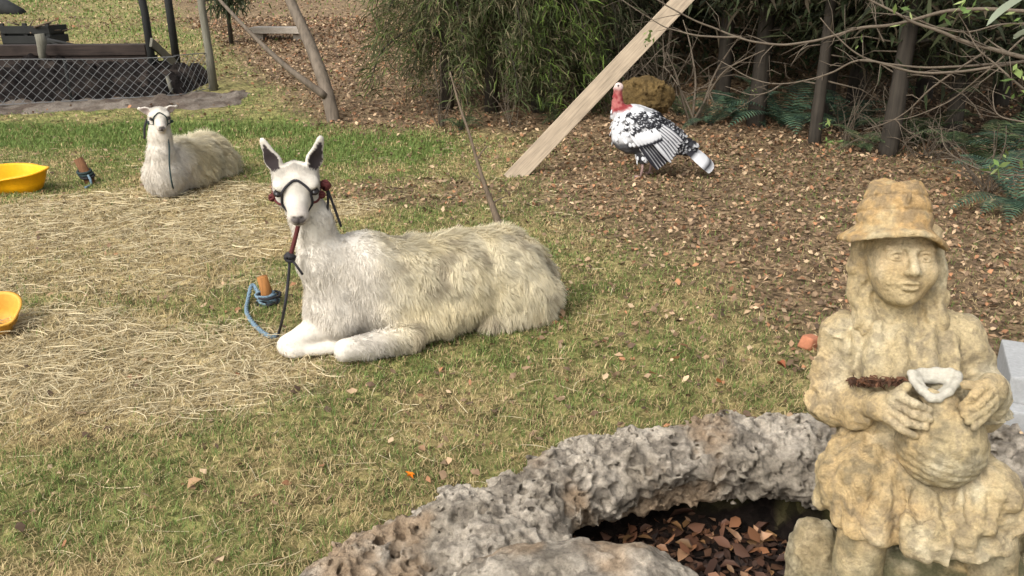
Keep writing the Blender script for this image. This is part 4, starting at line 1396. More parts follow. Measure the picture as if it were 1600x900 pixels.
def build_turkey():
    root = empty('turkey', TK_LOC, TK_HEAD)
    set_props(root, 'black and white turkey with a bare red neck standing by the leaning plank', 'turkey')
    g = np.random.default_rng(31)
    def body(p):
        d = ell(p, TK(988, 207), (0.2, 0.17, 0.2))
        d = smin(d, cone(p, TK(1005, 200), TK(1045, 222), 0.19, 0.13), 0.08)
        d = smin(d, ell(p, TK(985, 186), (0.13, 0.12, 0.13)), 0.08)
        d = smin(d, cone(p, TK(1040, 215), TK(1072, 232), 0.13, 0.07), 0.06)
        d = smin(d, chain(p, [TK(978, 182), TK(968, 170), TK(966, 155), TK(967, 141)], [0.085, 0.055, 0.036, 0.03], 0.03), 0.04)
        d = smin(d, ell(p, TK(967, 135), (0.045, 0.033, 0.036)), 0.015)
        d = smin(d, cone(p, TK(964, 135), TK(958, 138), 0.018, 0.008), 0.008)                      # beak
        d = smin(d, chain(p, [TK(960, 139), TK(959, 146), TK(958, 152)], [0.01, 0.012, 0.01], 0.005), 0.006)   # snood
        for k in range(7):
            d = smin(d, sph(p, TK(960 + g0[k] * 2, 158 + k * 4.0, g0[k] * 0.02), 0.024 + 0.004 * k / 7), 0.012)  # caruncles
        for s in (-1, 1):
            d = smin(d, ell(p, TK(1005, 240, s * 0.08), (0.07, 0.055, 0.1)), 0.04)                   # thighs
        return d + 0.006 * vnoise(p * 26, 3)
    g0 = np.random.default_rng(2).uniform(-1, 1, 7)
    V, Q = sdf_mesh(body, (-0.5, -0.3, 0.0), (0.55, 0.3, 1.0), 0.011, 0.02)
    px_top, neck_b = TK(967, 141), TK(966, 172)
    col = np.tile(TWHITE, (len(V), 1))
    dark = sstep(0.1, 0.35, fbm(V, 16, 3, 4)) * 0.55 * sstep(0.25, 0.05, V[:, 0])
    low = sstep(float(TK(985, 218)[2]) + 0.05, float(TK(985, 228)[2]), V[:, 2] + 0.04 * vnoise(V * 18, 2))
    back = sstep(0.05, -0.2, V[:, 0]) * 0.75 * sstep(-0.2, 0.2, vnoise(V * 20, 6) + 0.3)
    k = np.clip(dark + 0.85 * low + back, 0, 0.95)[:, None]
    col = col + (TBLACK * 1.6 - col) * k
    nk = sstep(neck_b[2] - 0.035, neck_b[2] + 0.01, V[:, 2] + 0.35 * (V[:, 0] - neck_b[0]) + 0.012 * vnoise(V * 40, 3)) * (V[:, 0] > neck_b[0] - 0.12)
    rd = TRED + (lin(152, 90, 86) - TRED) * sstep(-0.3, 0.4, vnoise(V * 45, 8))[:, None]
    hd = sstep(px_top[2] - 0.01, px_top[2] + 0.035, V[:, 2])[:, None]
    rd = rd + (lin(188, 168, 160) - rd) * hd
    col = col + (rd - col) * nk[:, None]
    b = link('body', mesh_np('body', V, Q, col), down_mat, root)
    # eye
    for s in (1,):
        ev, ef = tube_np([TK(966, 134, 0.028), TK(966, 134, 0.037)], [0.009, 0.004], 8)
        link('eye', mesh_np('eye', ev, fix_degenerate(ev, ef)), eye_mat, b)
    out = np.array([0, 1.0, 0.25])
    # wing: dark flight feathers edged white, pale secondaries above them
    for sgn in (1, -1):
        def prim(t, s):
            return (TWHITE * 0.8 if s > 0.6 else TBLACK * 2.0 if abs(s) > 0.04 else lin(150, 140, 130))
        for i in range(9):
            f = i / 8.0
            a = TK(999 + 27 * f, 226 - 14 * f, sgn * (0.165 + 0.006 * i))
            e = TK(1027 + 31 * f, 264 - 24 * f, sgn * (0.15 - 0.004 * i))
            a[1], e[1] = sgn * (0.175 - 0.003 * i), sgn * (0.165 - 0.004 * i)
            feather('flight_feather', a, e, 0.055, (0, sgn, 0.2), prim, root)
        def sec(t, s):
            return TWHITE * 0.95 if abs(s) < 0.7 else TBLACK * 4 if s > 0 else TWHITE * 0.7
        for i in range(8):
            f = i / 7.0
            a = TK(1008 + 22 * f, 208 - 16 * f, 0); e = TK(1040 + 20 * f, 246 - 30 * f, 0)
            a[1], e[1] = sgn * (0.195 - 0.006 * i), sgn * (0.19 - 0.009 * i)
            feather('wing_feather', a, e, 0.05, (0, sgn, 0.3), sec, root)
        def cov(t, s):
            return TWHITE if t < 0.86 else TBLACK * 2
        for i in range(7):
            f = i / 6.0
            a = TK(982 + 30 * f, 205 - 9 * f, 0); e = TK(996 + 30 * f, 224 - 10 * f, 0)
            a[1], e[1] = sgn * (0.185 + 0.02 * math.sin(3 * f)), sgn * (0.195 + 0.02 * math.sin(3 * f))
            feather('wing_covert', a, e, 0.06, (0, sgn, 0.3), cov, root)
    # tail
    def tail_c(t, s):
        return TBLACK * 1.3 if 0.8 < t < 0.93 or (t < 0.55 and abs(math.sin(t * 30)) > 0.72) else TWHITE * 0.92
    for i in range(11):
        f = (i - 5) / 5.0
        a = TK(1062, 222 + 3 * abs(f), 0); e = TK(1113 - 7 * f * f - 4 * f, 258 + 6 * f, 0)
        a[1], e[1] = 0.05 * f, 0.115 * f + 0.02
        feather('tail_feather', a, e, 0.07, (0.3, 0.75 - 0.3 * f, 0.6), tail_c, root)
    # small scalloped feathers on shoulder, back and rump
    parts, cols = [], []
    def tiny(a, d, w, L, n_, stripe):
        cf = (lambda t, s: TBLACK * 1.3 if (t > 0.5 or abs(s) > 0.7) else TWHITE) if stripe == 1 else (lambda t, s: TWHITE if t < 0.75 else TBLACK * 2) if stripe == 2 else (lambda t, s: TBLACK * 1.2 if t < 0.72 else TWHITE * 0.8)
        me = feather('tmp', a, np.array(a) + np.array(d) * L, w, n_, cf, None, K=4)
        v = np.zeros(len(me.vertices) * 3, np.float32); me.vertices.foreach_get('co', v)
        f = np.zeros(len(me.polygons) * 4, np.int32); me.loops.foreach_get('vertex_index', f)
        c = np.zeros(len(me.vertices) * 4, np.float32); me.color_attributes['Col'].data.foreach_get('color', c)
        parts.append((v.reshape(-1, 3), f.reshape(-1, 4))); cols.append(c.reshape(-1, 4)[:, :3])
        bpy.data.meshes.remove(me)
    Nv = vert_normals(V, Q)
    P, Nf, fi = sample_mesh(V, Q, 1700, None, g)
    for i in range(len(P)):
        p, nn = P[i], Nf[i]
        if p[2] > TK(975, 172)[2] or nn[2] < -0.35:
            continue
        shoulder = (TK(1030, 200)[0] < p[0] < TK(976, 200)[0] + 0.04) and p[2] > TK(1000, 203)[2]
        rump = p[0] < TK(1045, 200)[0]
        if p[0] > 0.02 + 0.3 * (p[2] - 0.45) and not shoulder:
            st = 2 if g.random() < 0.25 else 0
            st = 2
        else:
            st = 1 if shoulder else 3 if (rump or g.random() < 0.6) else 1
        if shoulder and p[0] > TK(990, 190)[0]:
            st = 2 if g.random() < 0.6 else 1
        d = np.array([-0.8, 0, -0.62]); d = nrm(d - nn * (d @ nn))
        if st == 2 and p[0] > 0.08 and g.random() < 0.75:
            continue
        tiny(p - d * 0.01, nrm(d + nn * 0.22 + g.normal(0, 0.1, 3)), 0.034, g.uniform(0.04, 0.06), nn, st)
    # barred rump feathers over the tail base
    for i in range(46):
        f, h = g.random(), g.uniform(-1, 1)
        a = TK(1050 + 30 * f, 208 + 22 * f + 10 * h, 0); a[1] = 0.1 * (1 - 0.3 * f) * (0.5 + 0.5 * g.random())
        tiny(a, nrm(np.array([-0.8, 0.05, -0.55]) + g.normal(0, 0.12, 3)), 0.045, 0.075, (0.1, 0.9, 0.45), 3 if g.random() < 0.88 else 2)
    Vm, Fm = [], []
    o = 0
    for v, f in parts:
        Vm.append(v); Fm.append(f + o); o += len(v)
    fo = link('covert_feathers', mesh_np('covert_feathers', np.concatenate(Vm), np.concatenate(Fm), np.concatenate(cols)), feather_mat, root)
    set_props(fo, kind='stuff')
    # legs and toes
    leg_mat = mat_attr('turkey_leg', 0.6, noise=(90.0, 0.2), tint=tuple(lin(150, 124, 116)))
    for px_, s in ((1001, 0.08), (1014, -0.07)):
        top, ft = TK(px_ + 3, 250, s), TK(px_, 277, s)
        ft[2] = 0.012
        parts2 = [tube_np([top, (top + ft) / 2 + np.array([-0.008, 0, 0]), ft + np.array([0, 0, 0.012])], [0.018, 0.012, 0.012], 8)]
        for ang in (-0.6, 0.0, 0.6, math.pi):
            ln = 0.085 if abs(ang) < 1 else 0.04
            dd = np.array([math.cos(ang), math.sin(ang), 0])
            parts2.append(tube_np([ft + np.array([0, 0, 0.008]), ft + dd * ln * 0.6 + np.array([0, 0, 0.006]), ft + dd * ln], [0.011, 0.009, 0.004], 6))
        Vl, Fl = merge(parts2)
        link('leg', mesh_np('leg', Vl, Fl), leg_mat, root)
build_turkey()

# ------------------------------------------------------------------ loose things on the lawn
def wood_mat(name, c, dark=0.5, axis=0, scale=18.0, rough=0.8):
    m = bpy.data.materials.new(name); m.use_nodes = True
    N, L = m.node_tree.nodes, m.node_tree.links
    bs = N['Principled BSDF']; bs.inputs['Roughness'].default_value = rough; bs.inputs['Specular IOR Level'].default_value = 0.2
    tc = N.new('ShaderNodeTexCoord'); mp = N.new('ShaderNodeMapping')
    sc = [scale * 4] * 3; sc[axis] = scale * 0.22
    mp.inputs['Scale'].default_value = sc
    nt = N.new('ShaderNodeTexNoise'); nt.inputs['Scale'].default_value = 1.0; nt.inputs['Detail'].default_value = 8; nt.inputs['Roughness'].default_value = 0.6
    L.new(tc.outputs['Object'], mp.inputs['Vector']); L.new(mp.outputs[0], nt.inputs['Vector'])
    n2_ = N.new('ShaderNodeTexNoise'); n2_.inputs['Scale'].default_value = 5.0; n2_.inputs['Detail'].default_value = 5
    L.new(tc.outputs['Object'], n2_.inputs['Vector'])
    ad = N.new('ShaderNodeMath'); ad.operation = 'MULTIPLY_ADD'; ad.inputs[1].default_value = 0.45
    L.new(n2_.outputs['Fac'], ad.inputs[0]); L.new(nt.outputs['Fac'], ad.inputs[2])
    cr = N.new('ShaderNodeValToRGB')
    cr.color_ramp.elements[0].position = 0.5; cr.color_ramp.elements[0].color = (*(np.array(c) * dark), 1)
    cr.color_ramp.elements[1].position = 0.88; cr.color_ramp.elements[1].color = (*np.array(c), 1)
    L.new(ad.outputs[0], cr.inputs['Fac']); L.new(cr.outputs[0], bs.inputs['Base Color'])
    b = N.new('ShaderNodeBump'); b.inputs['Strength'].default_value = 0.5; b.inputs['Distance'].default_value = 0.004
    L.new(nt.outputs['Fac'], b.inputs['Height']); L.new(b.outputs[0], bs.inputs['Normal'])
    return m

def beam(name, a, b, w, t, mat, up=(0, 0, 1), bev=0.006, parent=None):
    """board from a to b, w across, t thick; up = direction its thickness faces"""
    a, b = np.array(a, float), np.array(b, float)
    d = b - a; L = np.linalg.norm(d); d /= L
    n_ = np.array(up, float); n_ = nrm(n_ - d * (n_ @ d)); s = np.cross(n_, d)
    V, F = box_np((0, -w / 2, -t / 2), (L, w / 2, t / 2), bev)
    o = link(name, mesh_np(name, V, F, smooth=False), mat, parent)
    o.matrix_local = Matrix(((d[0], s[0], n_[0], a[0]), (d[1], s[1], n_[1], a[1]), (d[2], s[2], n_[2], a[2]), (0, 0, 0, 1)))
    return o

plank_mat = wood_mat('pale_plank', lin(168, 151, 128), 0.55)
pa, pb = GS(804, 277), AT(1066, 0, 8.6)
pd = nrm(pb - pa)
pl = beam('plank', pa - pd * 0.06, pb + pd * 0.75, 0.175, 0.035, plank_mat, up=np.array([0.1, -1, 0.35]))
set_props(pl, 'long pale wooden plank leaning up from the leaf litter into the trees', 'plank')

stick_mat = wood_mat('dead_stick', lin(104, 90, 74), 0.5, 2)
sp = [GS(781, 352), AT(768, 318, 6.25), AT(757, 288, 6.3), AT(745, 250, 6.38), AT(733, 208, 6.45), AT(718, 165, 6.55), AT(703, 112, 6.65)]
sp[0][2] -= 0.02
st = empty('leaning_stick', sp[0]); set_props(st, 'thin crooked dead branch standing in the ground behind the large llama', 'branch')
tube_obj('stem', [p - sp[0] for p in sp], [0.03, 0.024, 0.017, 0.013, 0.011, 0.009, 0.006], stick_mat, st, 8, 30)
for (i, dx, dz) in ((1, 0.12, 0.05), (2, -0.1, 0.08), (3, 0.08, 0.1)):
    p = sp[i] - sp[0]
    tube_obj('twig', [p, p + np.array([dx * 0.5, 0.02, dz * 0.6]), p + np.array([dx, 0.05, dz])], [0.009, 0.006, 0.003], stick_mat, st, 6)

# ---- tethering stakes with their ropes
def coil(c, r, n, rad, g, flat=0.35):
    t = np.linspace(0, n * 2 * math.pi, n * 12)
    rr = r * (1 + 0.25 * np.sin(t * 0.37 + g.uniform(0, 6)) + 0.12 * g.normal(0, 1, len(t)))
    return np.stack([c[0] + rr * np.cos(t), c[1] + rr * np.sin(t), c[2] + flat * r * (0.5 + 0.5 * np.sin(t * 0.61 + 1)) + 0.005], 1)
g = np.random.default_rng(13)
stake_mat = wood_mat('orange_stake', lin(158, 108, 60), 0.55, 2, 30)
stake_dark = wood_mat('brown_stake', lin(112, 78, 52), 0.5, 2, 30)
s1 = GS(418, 474)
e = empty('tether_stake', s1); set_props(e, 'orange-brown wooden stake with blue rope wound round its foot', 'stake')
tube_obj('stake_post', [(0, 0, -0.05), (0, 0, 0.08), (-0.015, 0.0, 0.165)], [0.034, 0.033, 0.031], stake_mat, e, 12)
cp = coil((0, 0, 0.0), 0.05, 6, 0.006, g, 1.1)
tube_obj('rope_coil', cp, 0.0075, rope_blue, e, 6)
tube_obj('rope_coil', coil((0.01, -0.01, 0.0), 0.062, 3, 0.006, g, 0.8), 0.007, rope_dark, e, 6)
br = [GS(408, 470), GS(396, 462), GS(388, 475), GS(386, 492), GS(394, 508), GS(408, 522), GS(421, 531), GS(433, 529)]
for k, p in enumerate(br): p[2] += 0.014 + (0.05 if k in (1,) else 0)
rp = empty('blue_rope', br[-1]); set_props(rp, 'frayed pale blue rope curving over the grass from stake to lead', 'rope')
o0 = br[-1].copy()
pp, rr = resample(np.array([p - o0 for p in br]), 0.012, 70)
tw = np.arange(70) * 1.1
for ph in (0, 2.1, 4.2):
    off = np.stack([np.cos(tw + ph) * 0.006, np.sin(tw + ph) * 0.006, np.sin(tw + ph) * 0.006 + 0.002], 1)
    tube_obj('strand', pp + off, 0.0075, rope_blue, rp, 6)

s2 = GS(141, 287)
e = empty('tether_stake', s2); set_props(e, 'tilted dark wooden stake with a knotted rope beside the smaller llama', 'stake')
tube_obj('stake_post', [(0.02, 0, -0.05), (-0.01, 0, 0.06), (-0.07, 0.0, 0.235)], [0.045, 0.044, 0.04], stake_dark, e, 12)
for k in range(3):
    zz = 0.07 + 0.022 * k
    t = np.linspace(0, 2 * math.pi, 20)
    tube_obj('rope_coil', np.stack([0.056 * np.cos(t) - 0.012 - 0.012 * k, 0.056 * np.sin(t), zz + 0.01 * np.sin(t)], 1), 0.0125, rope_dark if k == 0 else rope_green, e, 6)
tube_obj('rope_end', [(0.02, -0.05, 0.09), (0.045, -0.07, 0.05), (0.05, -0.09, 0.01), (0.055, -0.2, 0.012)], 0.011, rope_blue, e, 6, 16)

# ---- yellow feed tubs
def tub(name, loc, rx, ry, hgt, wall, mat, rz, tilt, label, seed, wob=0.04):
    g = np.random.default_rng(seed)
    root = empty(name, loc, rz)
    root.rotation_euler = (tilt[0], tilt[1], rz)
    set_props(root, label, 'feed tub')
    n = 40
    th = np.linspace(0, 2 * math.pi, n, endpoint=False)
    sq = 1 / (np.abs(np.cos(th)) ** 3.2 + np.abs(np.sin(th)) ** 3.2) ** (1 / 3.2)
    wv = 1 + wob * np.sin(3 * th + seed) + wob * 0.6 * np.sin(5 * th + 1)
    rings = [(0.0, 0.72), (0.03, 0.78), (0.45, 0.9), (0.9, 1.0), (0.93, 1.07), (1.0, 1.08), (1.0, 0.99), (0.92, 0.95), (0.45, 0.85), (0.06, 0.73)]
    V = []
    for z, r in rings:
        zz = z * hgt * (1 + (0.12 * np.sin(2 * th + seed) if z > 0.5 else 0))
        V.append(np.stack([rx * sq * wv * r * np.cos(th), ry * sq * wv * r * np.sin(th), zz * np.ones(n)], 1))
    V = np.concatenate(V + [np.array([[0, 0, 0.0]]), np.array([[0, 0, 0.05 * hgt]])])
    F = []
    for i in range(len(rings) - 1):
        for k in range(n):
            F.append([i * n + k, i * n + (k + 1) % n, (i + 1) * n + (k + 1) % n, (i + 1) * n + k])
    c0 = len(rings) * n
    for k in range(n):
        F.append([c0, (k + 1) % n, k, k])
        e_ = (len(rings) - 1) * n
        F.append([c0 + 1, e_ + k, e_ + (k + 1) % n, e_ + (k + 1) % n])
    F = fix_degenerate(V, np.array(F))
    link('tub_shell', mesh_np('tub_shell', V, F), mat, root)
    return root
yel = mat_attr('yellow_plastic', 0.5, noise=((8.0, 0.12), (60.0, 0.1)), bump=(40.0, 0.3, 0.004), tint=tuple(lin(226, 162, 10)))
yel2 = mat_attr('faded_yellow_plastic', 0.6, noise=((8.0, 0.15), (60.0, 0.12)), bump=(40.0, 0.4, 0.004), tint=tuple(lin(206, 152, 60)))
tl = GS(22, 298); tl[2] += 0.005
tub('feed_tub', tl, 0.3, 0.19, 0.17, 0.01, yel, R(14), (R(9), R(-4)), 'bright yellow plastic feed tub beside the dark stake', 3, 0.09)
tl = GS(-16, 520); tl[2] += 0.004
tub('feed_tub', tl, 0.155, 0.13, 0.14, 0.01, yel2, R(25), (R(16), R(3)), 'faded yellow plastic feed tub on the hay, with a bent rim', 6, 0.05)

# ---- grey block and a bit of terracotta near the statue
conc = mat_attr('grey_concrete', 0.9, noise=((7.0, 0.12), (60.0, 0.15)), bump=(90.0, 0.5, 0.003), tint=tuple(lin(146, 146, 144)))
bk = G(1640, 660)
e = empty('concrete_step', bk, R(-24)); set_props(e, 'pale grey two-tier concrete block on the ground behind the statue\'s shoulder', 'block')
V, F = box_np((-0.22, -0.2, -0.03), (0.32, 0.3, 0.115), 0.01); link('lower_slab', mesh_np('lower_slab', V, F, smooth=False), conc, e)
V, F = box_np((-0.2, -0.12, 0.112), (0.34, 0.3, 0.235), 0.01); link('upper_slab', mesh_np('upper_slab', V, F, smooth=False), conc, e)
terr = mat_attr('terracotta', 0.9, noise=(40.0, 0.25), bump=(90.0, 0.5, 0.003), tint=tuple(lin(160, 104, 76)))
tp = GS(1262, 544)
V, F = box_np((-0.05, -0.035, -0.01), (0.05, 0.035, 0.06), 0.012)
V = V + 0.008 * np.stack([vnoise(V * 30, 1), vnoise(V * 30, 2), vnoise(V * 30, 3)], 1)
o = link('brick_fragment', mesh_np('brick_fragment', V, F), terr); o.location = tp; o.rotation_euler = (0.1, 0.2, 0.7)
set_props(o, 'broken orange terracotta fragment on the leaf litter beside the statue', 'brick')
# orange petals on the grass
pet = mat_attr('orange_petal', 0.6, tint=tuple(lin(232, 128, 20)), transl=0.2)
op = GS(640, 751)
V, F, C = leaf_mesh(g.normal(0, 0.006, 4), g.normal(0, 0.006, 4), np.full(4, 0.014), g, 0.032, [lin(232, 128, 20)], 0.5, 0.5)
o = link('fallen_petals', mesh_np('fallen_petals', V, F), pet); o.location = op
set_props(o, 'small bright orange flower head dropped on the grass by the limestone', 'flower')
# a few big curled leaves that stand out on the lawn
blm = mat_attr('curled_leaf', 0.7, transl=0.15)
for px_, py_, c_, sz, lab in ((240, 802, lin(150, 112, 82), 0.05, 'curled tan leaf lying alone on the green foreground grass'), (305, 763, lin(160, 128, 94), 0.045, 'pale tan leaf on the grass below the hay'),
                              (660, 708, lin(146, 114, 84), 0.06, 'curled brown leaf on the grass above the orange flower head'), (1220, 575, lin(178, 104, 70), 0.07, 'reddish brown leaf on the litter below the terracotta fragment'),
                              (1122, 605, lin(186, 116, 76), 0.06, 'orange-brown leaf on the grass behind the limestone edging')):
    V, F, C = leaf_mesh(np.zeros(1), np.zeros(1), np.zeros(1), g, sz, [c_], 0.8, 0.35)
    o = link('curled_leaf', mesh_np('curled_leaf', V, F, C), blm); o.location = GS(px_, py_, 0.012)
    set_props(o, lab, 'leaf')

# ------------------------------------------------------------------ the run at the back left: fence, soil, sleepers
post_dark = wood_mat('black_post', lin(44, 44, 42), 0.6, 2)
post_pale = wood_mat('weathered_post', lin(116, 112, 98), 0.55, 2)
sleeper = wood_mat('old_sleeper', lin(58, 48, 42), 0.35, 0, 10)
wire_mat = mat_attr('galvanised_wire', 0.5, tint=(0.17, 0.17, 0.165))
wire_mat.node_tree.nodes['Principled BSDF'].inputs['Metallic'].default_value = 0.4

# dug soil behind the fence
fa, fb, fc = GS(-120, 176), GS(281, 153), GS(333, 141)
g = np.random.default_rng(41)
n_u, n_v = 120, 56
U, W = np.meshgrid(np.linspace(0, 1, n_u), np.linspace(0, 1, n_v), indexing='xy')
bx0, bx1 = fa[0] - 0.6, fb[0] + 0.05
Xs = bx0 + (bx1 - bx0) * U
Yf = np.interp(Xs, [fa[0] - 1, fa[0], fb[0]], [fa[1], fa[1], fb[1]])
Ys = Yf + 0.12 + (13.75 - Yf) * W
edge = np.minimum(sstep(0, 0.12, W), sstep(1, 0.93, U))
hN = n2(Xs.ravel() * 1.0, Ys.ravel(), 2.2, 4, 3).reshape(Xs.shape)
hF = n2(Xs.ravel(), Ys.ravel(), 9.0, 3, 5).reshape(Xs.shape)
Zs = gz(Xs, Ys) - 0.03 + edge * (0.06 + 0.2 * W + 0.3 * hN + 0.16 * hF)
ii = np.arange(n_u * n_v).reshape(n_v, n_u)
Fs = np.stack([ii[:-1, :-1], ii[:-1, 1:], ii[1:, 1:], ii[1:, :-1]], -1).reshape(-1, 4)
Vs = np.stack([Xs.ravel(), Ys.ravel(), Zs.ravel()], 1)
cs = lin(32, 28, 26) + (lin(66, 58, 52) - lin(32, 28, 26)) * sstep(0.15, 0.5, n2(Vs[:, 0], Vs[:, 1], 5.0, 3, 9))[:, None]
soil_mat = mat_attr('dug_soil', 0.95, noise=(30.0, 0.4), bump=((25.0, 1.0, 0.05), (90.0, 0.8, 0.02)), spec=0.08)
set_props(link('soil_bed', mesh_np('soil_bed', Vs, Fs, cs), soil_mat), kind='structure')
# pale trampled strip with clods in front of the fence
n_u, n_v = 130, 14
U, W = np.meshgrid(np.linspace(0, 1, n_u), np.linspace(0, 1, n_v), indexing='xy')
c0, c1 = GS(-160, 180), GS(392, 158)
Xs = c0[0] + (c1[0] - c0[0]) * U
Yc = c0[1] + (c1[1] - c0[1]) * U
Ys = Yc + (W - 0.35) * (1.3 + 0.25 * np.sin(U * 9))
ed = np.sin(np.pi * W) ** 0.6 * sstep(1, 0.93, U)
nb_ = n2(Xs.ravel(), Ys.ravel(), 5.0, 3, 12).reshape(Xs.shape)
Zs = gz(Xs, Ys) - 0.035 + ed * (0.05 + 0.14 * np.abs(nb_)) + 0.06 * nb_ * (1 - ed)
ii = np.arange(n_u * n_v).reshape(n_v, n_u)
Fs = np.stack([ii[:-1, :-1], ii[:-1, 1:], ii[1:, 1:], ii[1:, :-1]], -1).reshape(-1, 4)
Vs = np.stack([Xs.ravel(), Ys.ravel(), Zs.ravel()], 1)
cs = lin(132, 122, 110) + (lin(96, 84, 74) - lin(132, 122, 110)) * sstep(-0.1, 0.3, n2(Vs[:, 0], Vs[:, 1], 4.0, 3, 19))[:, None]
set_props(link('trampled_soil', mesh_np('trampled_soil', Vs, Fs, cs), soil_mat), kind='structure')

# chain-link fence
fe = empty('chain_link_fence', fb); set_props(fe, 'low chain-link fence along the dug soil, behind the smaller llama', 'fence')
def links(a, b, h0, h1, pitch):
    """diagonal wires of a chain-link panel between ground points a and b"""
    a, b = np.array(a), np.array(b)
    L = np.linalg.norm((b - a)[:2]); parts = []
    def P(s, v):
        q = a + (b - a) * s / L
        hh = h0 + (h1 - h0) * s / L
        return q + np.array([0.012 * math.sin(s * 3 + v * 5), 0.03 * math.sin(s * 2.3) * v, 0.03 + hh * v + 0.02 * math.sin(s * 1.7) * v])
    h = (h0 + h1) / 2
    nn = int((L + h) / pitch)
    for sg in (1, -1):
        for k in range(-1, nn + 1):
            pts = []
            for v in np.linspace(0, 1, 6):
                s = k * pitch + sg * v * h - (0 if sg > 0 else 0) + (0 if sg > 0 else h * 0)
                if sg > 0: s = k * pitch - h + v * h
                else: s = k * pitch - v * h
                if -1e-6 <= s <= L:
                    pts.append(P(s, v))
            if len(pts) > 1:
                parts.append(tube_np(pts, 0.0036, 4, cap=False))
    for v in (0.02, 1.0):
        parts.append(tube_np([P(s, v) for s in np.linspace(0, L, 14)], 0.006, 4, cap=False))
    V, F = merge(parts)
    return V, F
V1, F1 = links(fa - fb, fb - fb, 0.6, 0.56, 0.125)
V2, F2 = links(fb - fb, fc - fb, 0.56, 0.5, 0.125)
V, F = merge([(V1, F1), (V2, F2)])
set_props(link('wire_mesh', mesh_np('wire_mesh', V, F), wire_mat, fe), kind='stuff')
p = GS(268, 148) - fb
tube_obj('fence_picket', [p + np.array([0.02, 0, -0.05]), p + np.array([-0.03, 0, 0.27])], [0.03, 0.026], post_pale, fe, 8)
p = GS(110, 163) - fb
tube_obj('fence_picket', [p + np.array([0.0, 0.05, -0.05]), p + np.array([0.0, 0.05, 0.6])], [0.02, 0.02], post_dark, fe, 8)

pp_ = GS(334, 141)
o = tube_obj('fence_post', [(0, 0, -0.1), (0.0, 0, 0.5), (-0.03, 0.02, 1.2), (-0.02, 0.02, 2.3)], [0.07, 0.06, 0.055, 0.05], post_pale, None, 12); o.location = pp_
set_props(o, 'pale round weathered post at the corner of the chain-link fence', 'post')
pp_ = GS(277, 104)
o = tube_obj('fence_post', [(0, 0, -0.1), (0.0, 0, 1.1), (-0.03, 0, 2.3)], [0.068, 0.065, 0.06], post_dark, None, 10); o.location = pp_
set_props(o, 'black post standing between the sleepers and the pale round post', 'post')
pp_ = AT(234, 72, 13.7); pp_[2] = float(gz(pp_[0], pp_[1]))
o = tube_obj('fence_post', [(0, 0, -0.1), (0.0, 0, 1.1), (-0.12, 0, 2.3)], [0.062, 0.058, 0.055], post_dark, None, 10); o.location = pp_
set_props(o, 'black post rising from the end of the timber sleepers', 'post')

# sleepers
sl = empty('sleeper_wall', AT(120, 90, 13.9)); set_props(sl, 'dark rotting timber sleepers edging the dug soil', 'sleepers')
o0 = np.array(sl.location)
zt = AT(230, 68, 13.9)[2]
xl, xr = AT(-60, 80, 13.9)[0], AT(234, 80, 13.9)[0]
gl = float(gz(xl, 13.9))
beam('sleeper', np.array([xl, 13.9, zt - 0.11]) - o0, np.array([xr, 13.85, zt - 0.085]) - o0, 0.22, 0.17, sleeper, (0, 0, 1), 0.015, sl)
beam('sleeper', np.array([xl - 0.1, 13.93, zt - 0.285]) - o0, np.array([xr + 0.08, 13.88, zt - 0.262]) - o0, 0.22, 0.17, sleeper, (0, 0, 1), 0.015, sl)
beam('sleeper', np.array([xl - 0.1, 13.93, zt - 0.46]) - o0, np.array([xr + 0.02, 13.9, zt - 0.437]) - o0, 0.22, 0.17, sleeper, (0, 0, 1), 0.015, sl)
o = beam('leaning_board', AT(236, 66, 13.6), GS(282, 108), 0.14, 0.04, post_pale, (0, -1, 0.4), 0.006)
set_props(o, 'grey weathered board slanting down from the sleepers to the soil', 'board')
# stump on the sleepers and the heap behind
o0 = AT(66, 88, 13.55)
stp = tube_obj('short_stump', [(0, 0, -0.12), (0.0, 0, 0.05), (0.03, 0, 0.2), (0.02, 0, 0.34)], [0.05, 0.055, 0.075, 0.07], post_pale, None, 10); stp.location = o0
set_props(stp, 'short pale stump poking up in front of the dark crate', 'stump')
cr = empty('wooden_crate', AT(56, 66, 15.6)); set_props(cr, 'blackened slatted crate heaped with sticks behind the sleepers', 'crate')
o0 = np.array(cr.location); zg = float(gz(o0[0], o0[1])) - o0[2]
for k in range(4):
    z = zg + 0.1 + 0.17 * k
    beam('slat', (-0.42, -0.3, z), (0.42, -0.3 + 0.02 * (k % 2), z), 0.13, 0.03, post_dark, (0, -1, 0), 0.005, cr)
    beam('slat', (0.42, -0.3, z), (0.44, 0.3, z), 0.13, 0.03, post_dark, (1, 0, 0), 0.005, cr)
for x_ in (-0.4, 0.0, 0.4):
    beam('crate_post', (x_, -0.26, zg - 0.05), (x_, -0.26, zg + 0.72), 0.07, 0.05, post_dark, (0, -1, 0), 0.005, cr)
V, F = box_np((-0.4, -0.24, zg), (0.4, 0.3, zg + 0.6), 0.02); link('crate_lining', mesh_np('crate_lining', V, F, smooth=False), post_dark, cr)
for k in range(9):
    a = np.array([g.uniform(-0.55, 0.3), g.uniform(-0.4, 0.2), zg + g.uniform(0.5, 0.7)])
    tube_obj('stick', [a, a + np.array([g.uniform(-0.5, 0.5), g.uniform(-0.2, 0.2), g.uniform(0.0, 0.22)])], [0.02, 0.008], stick_mat, cr, 6)
for k in range(4):
    a = np.array([(-0.45, 0.45)[k % 2], -0.42, zg + 0.45])
    tube_obj('stick', [a, a + np.array([(-0.55, 0.6)[k % 2], g.uniform(-0.1, 0.1), -0.32 + 0.2 * (k // 2)])], [0.035, 0.015], post_dark, cr, 6)
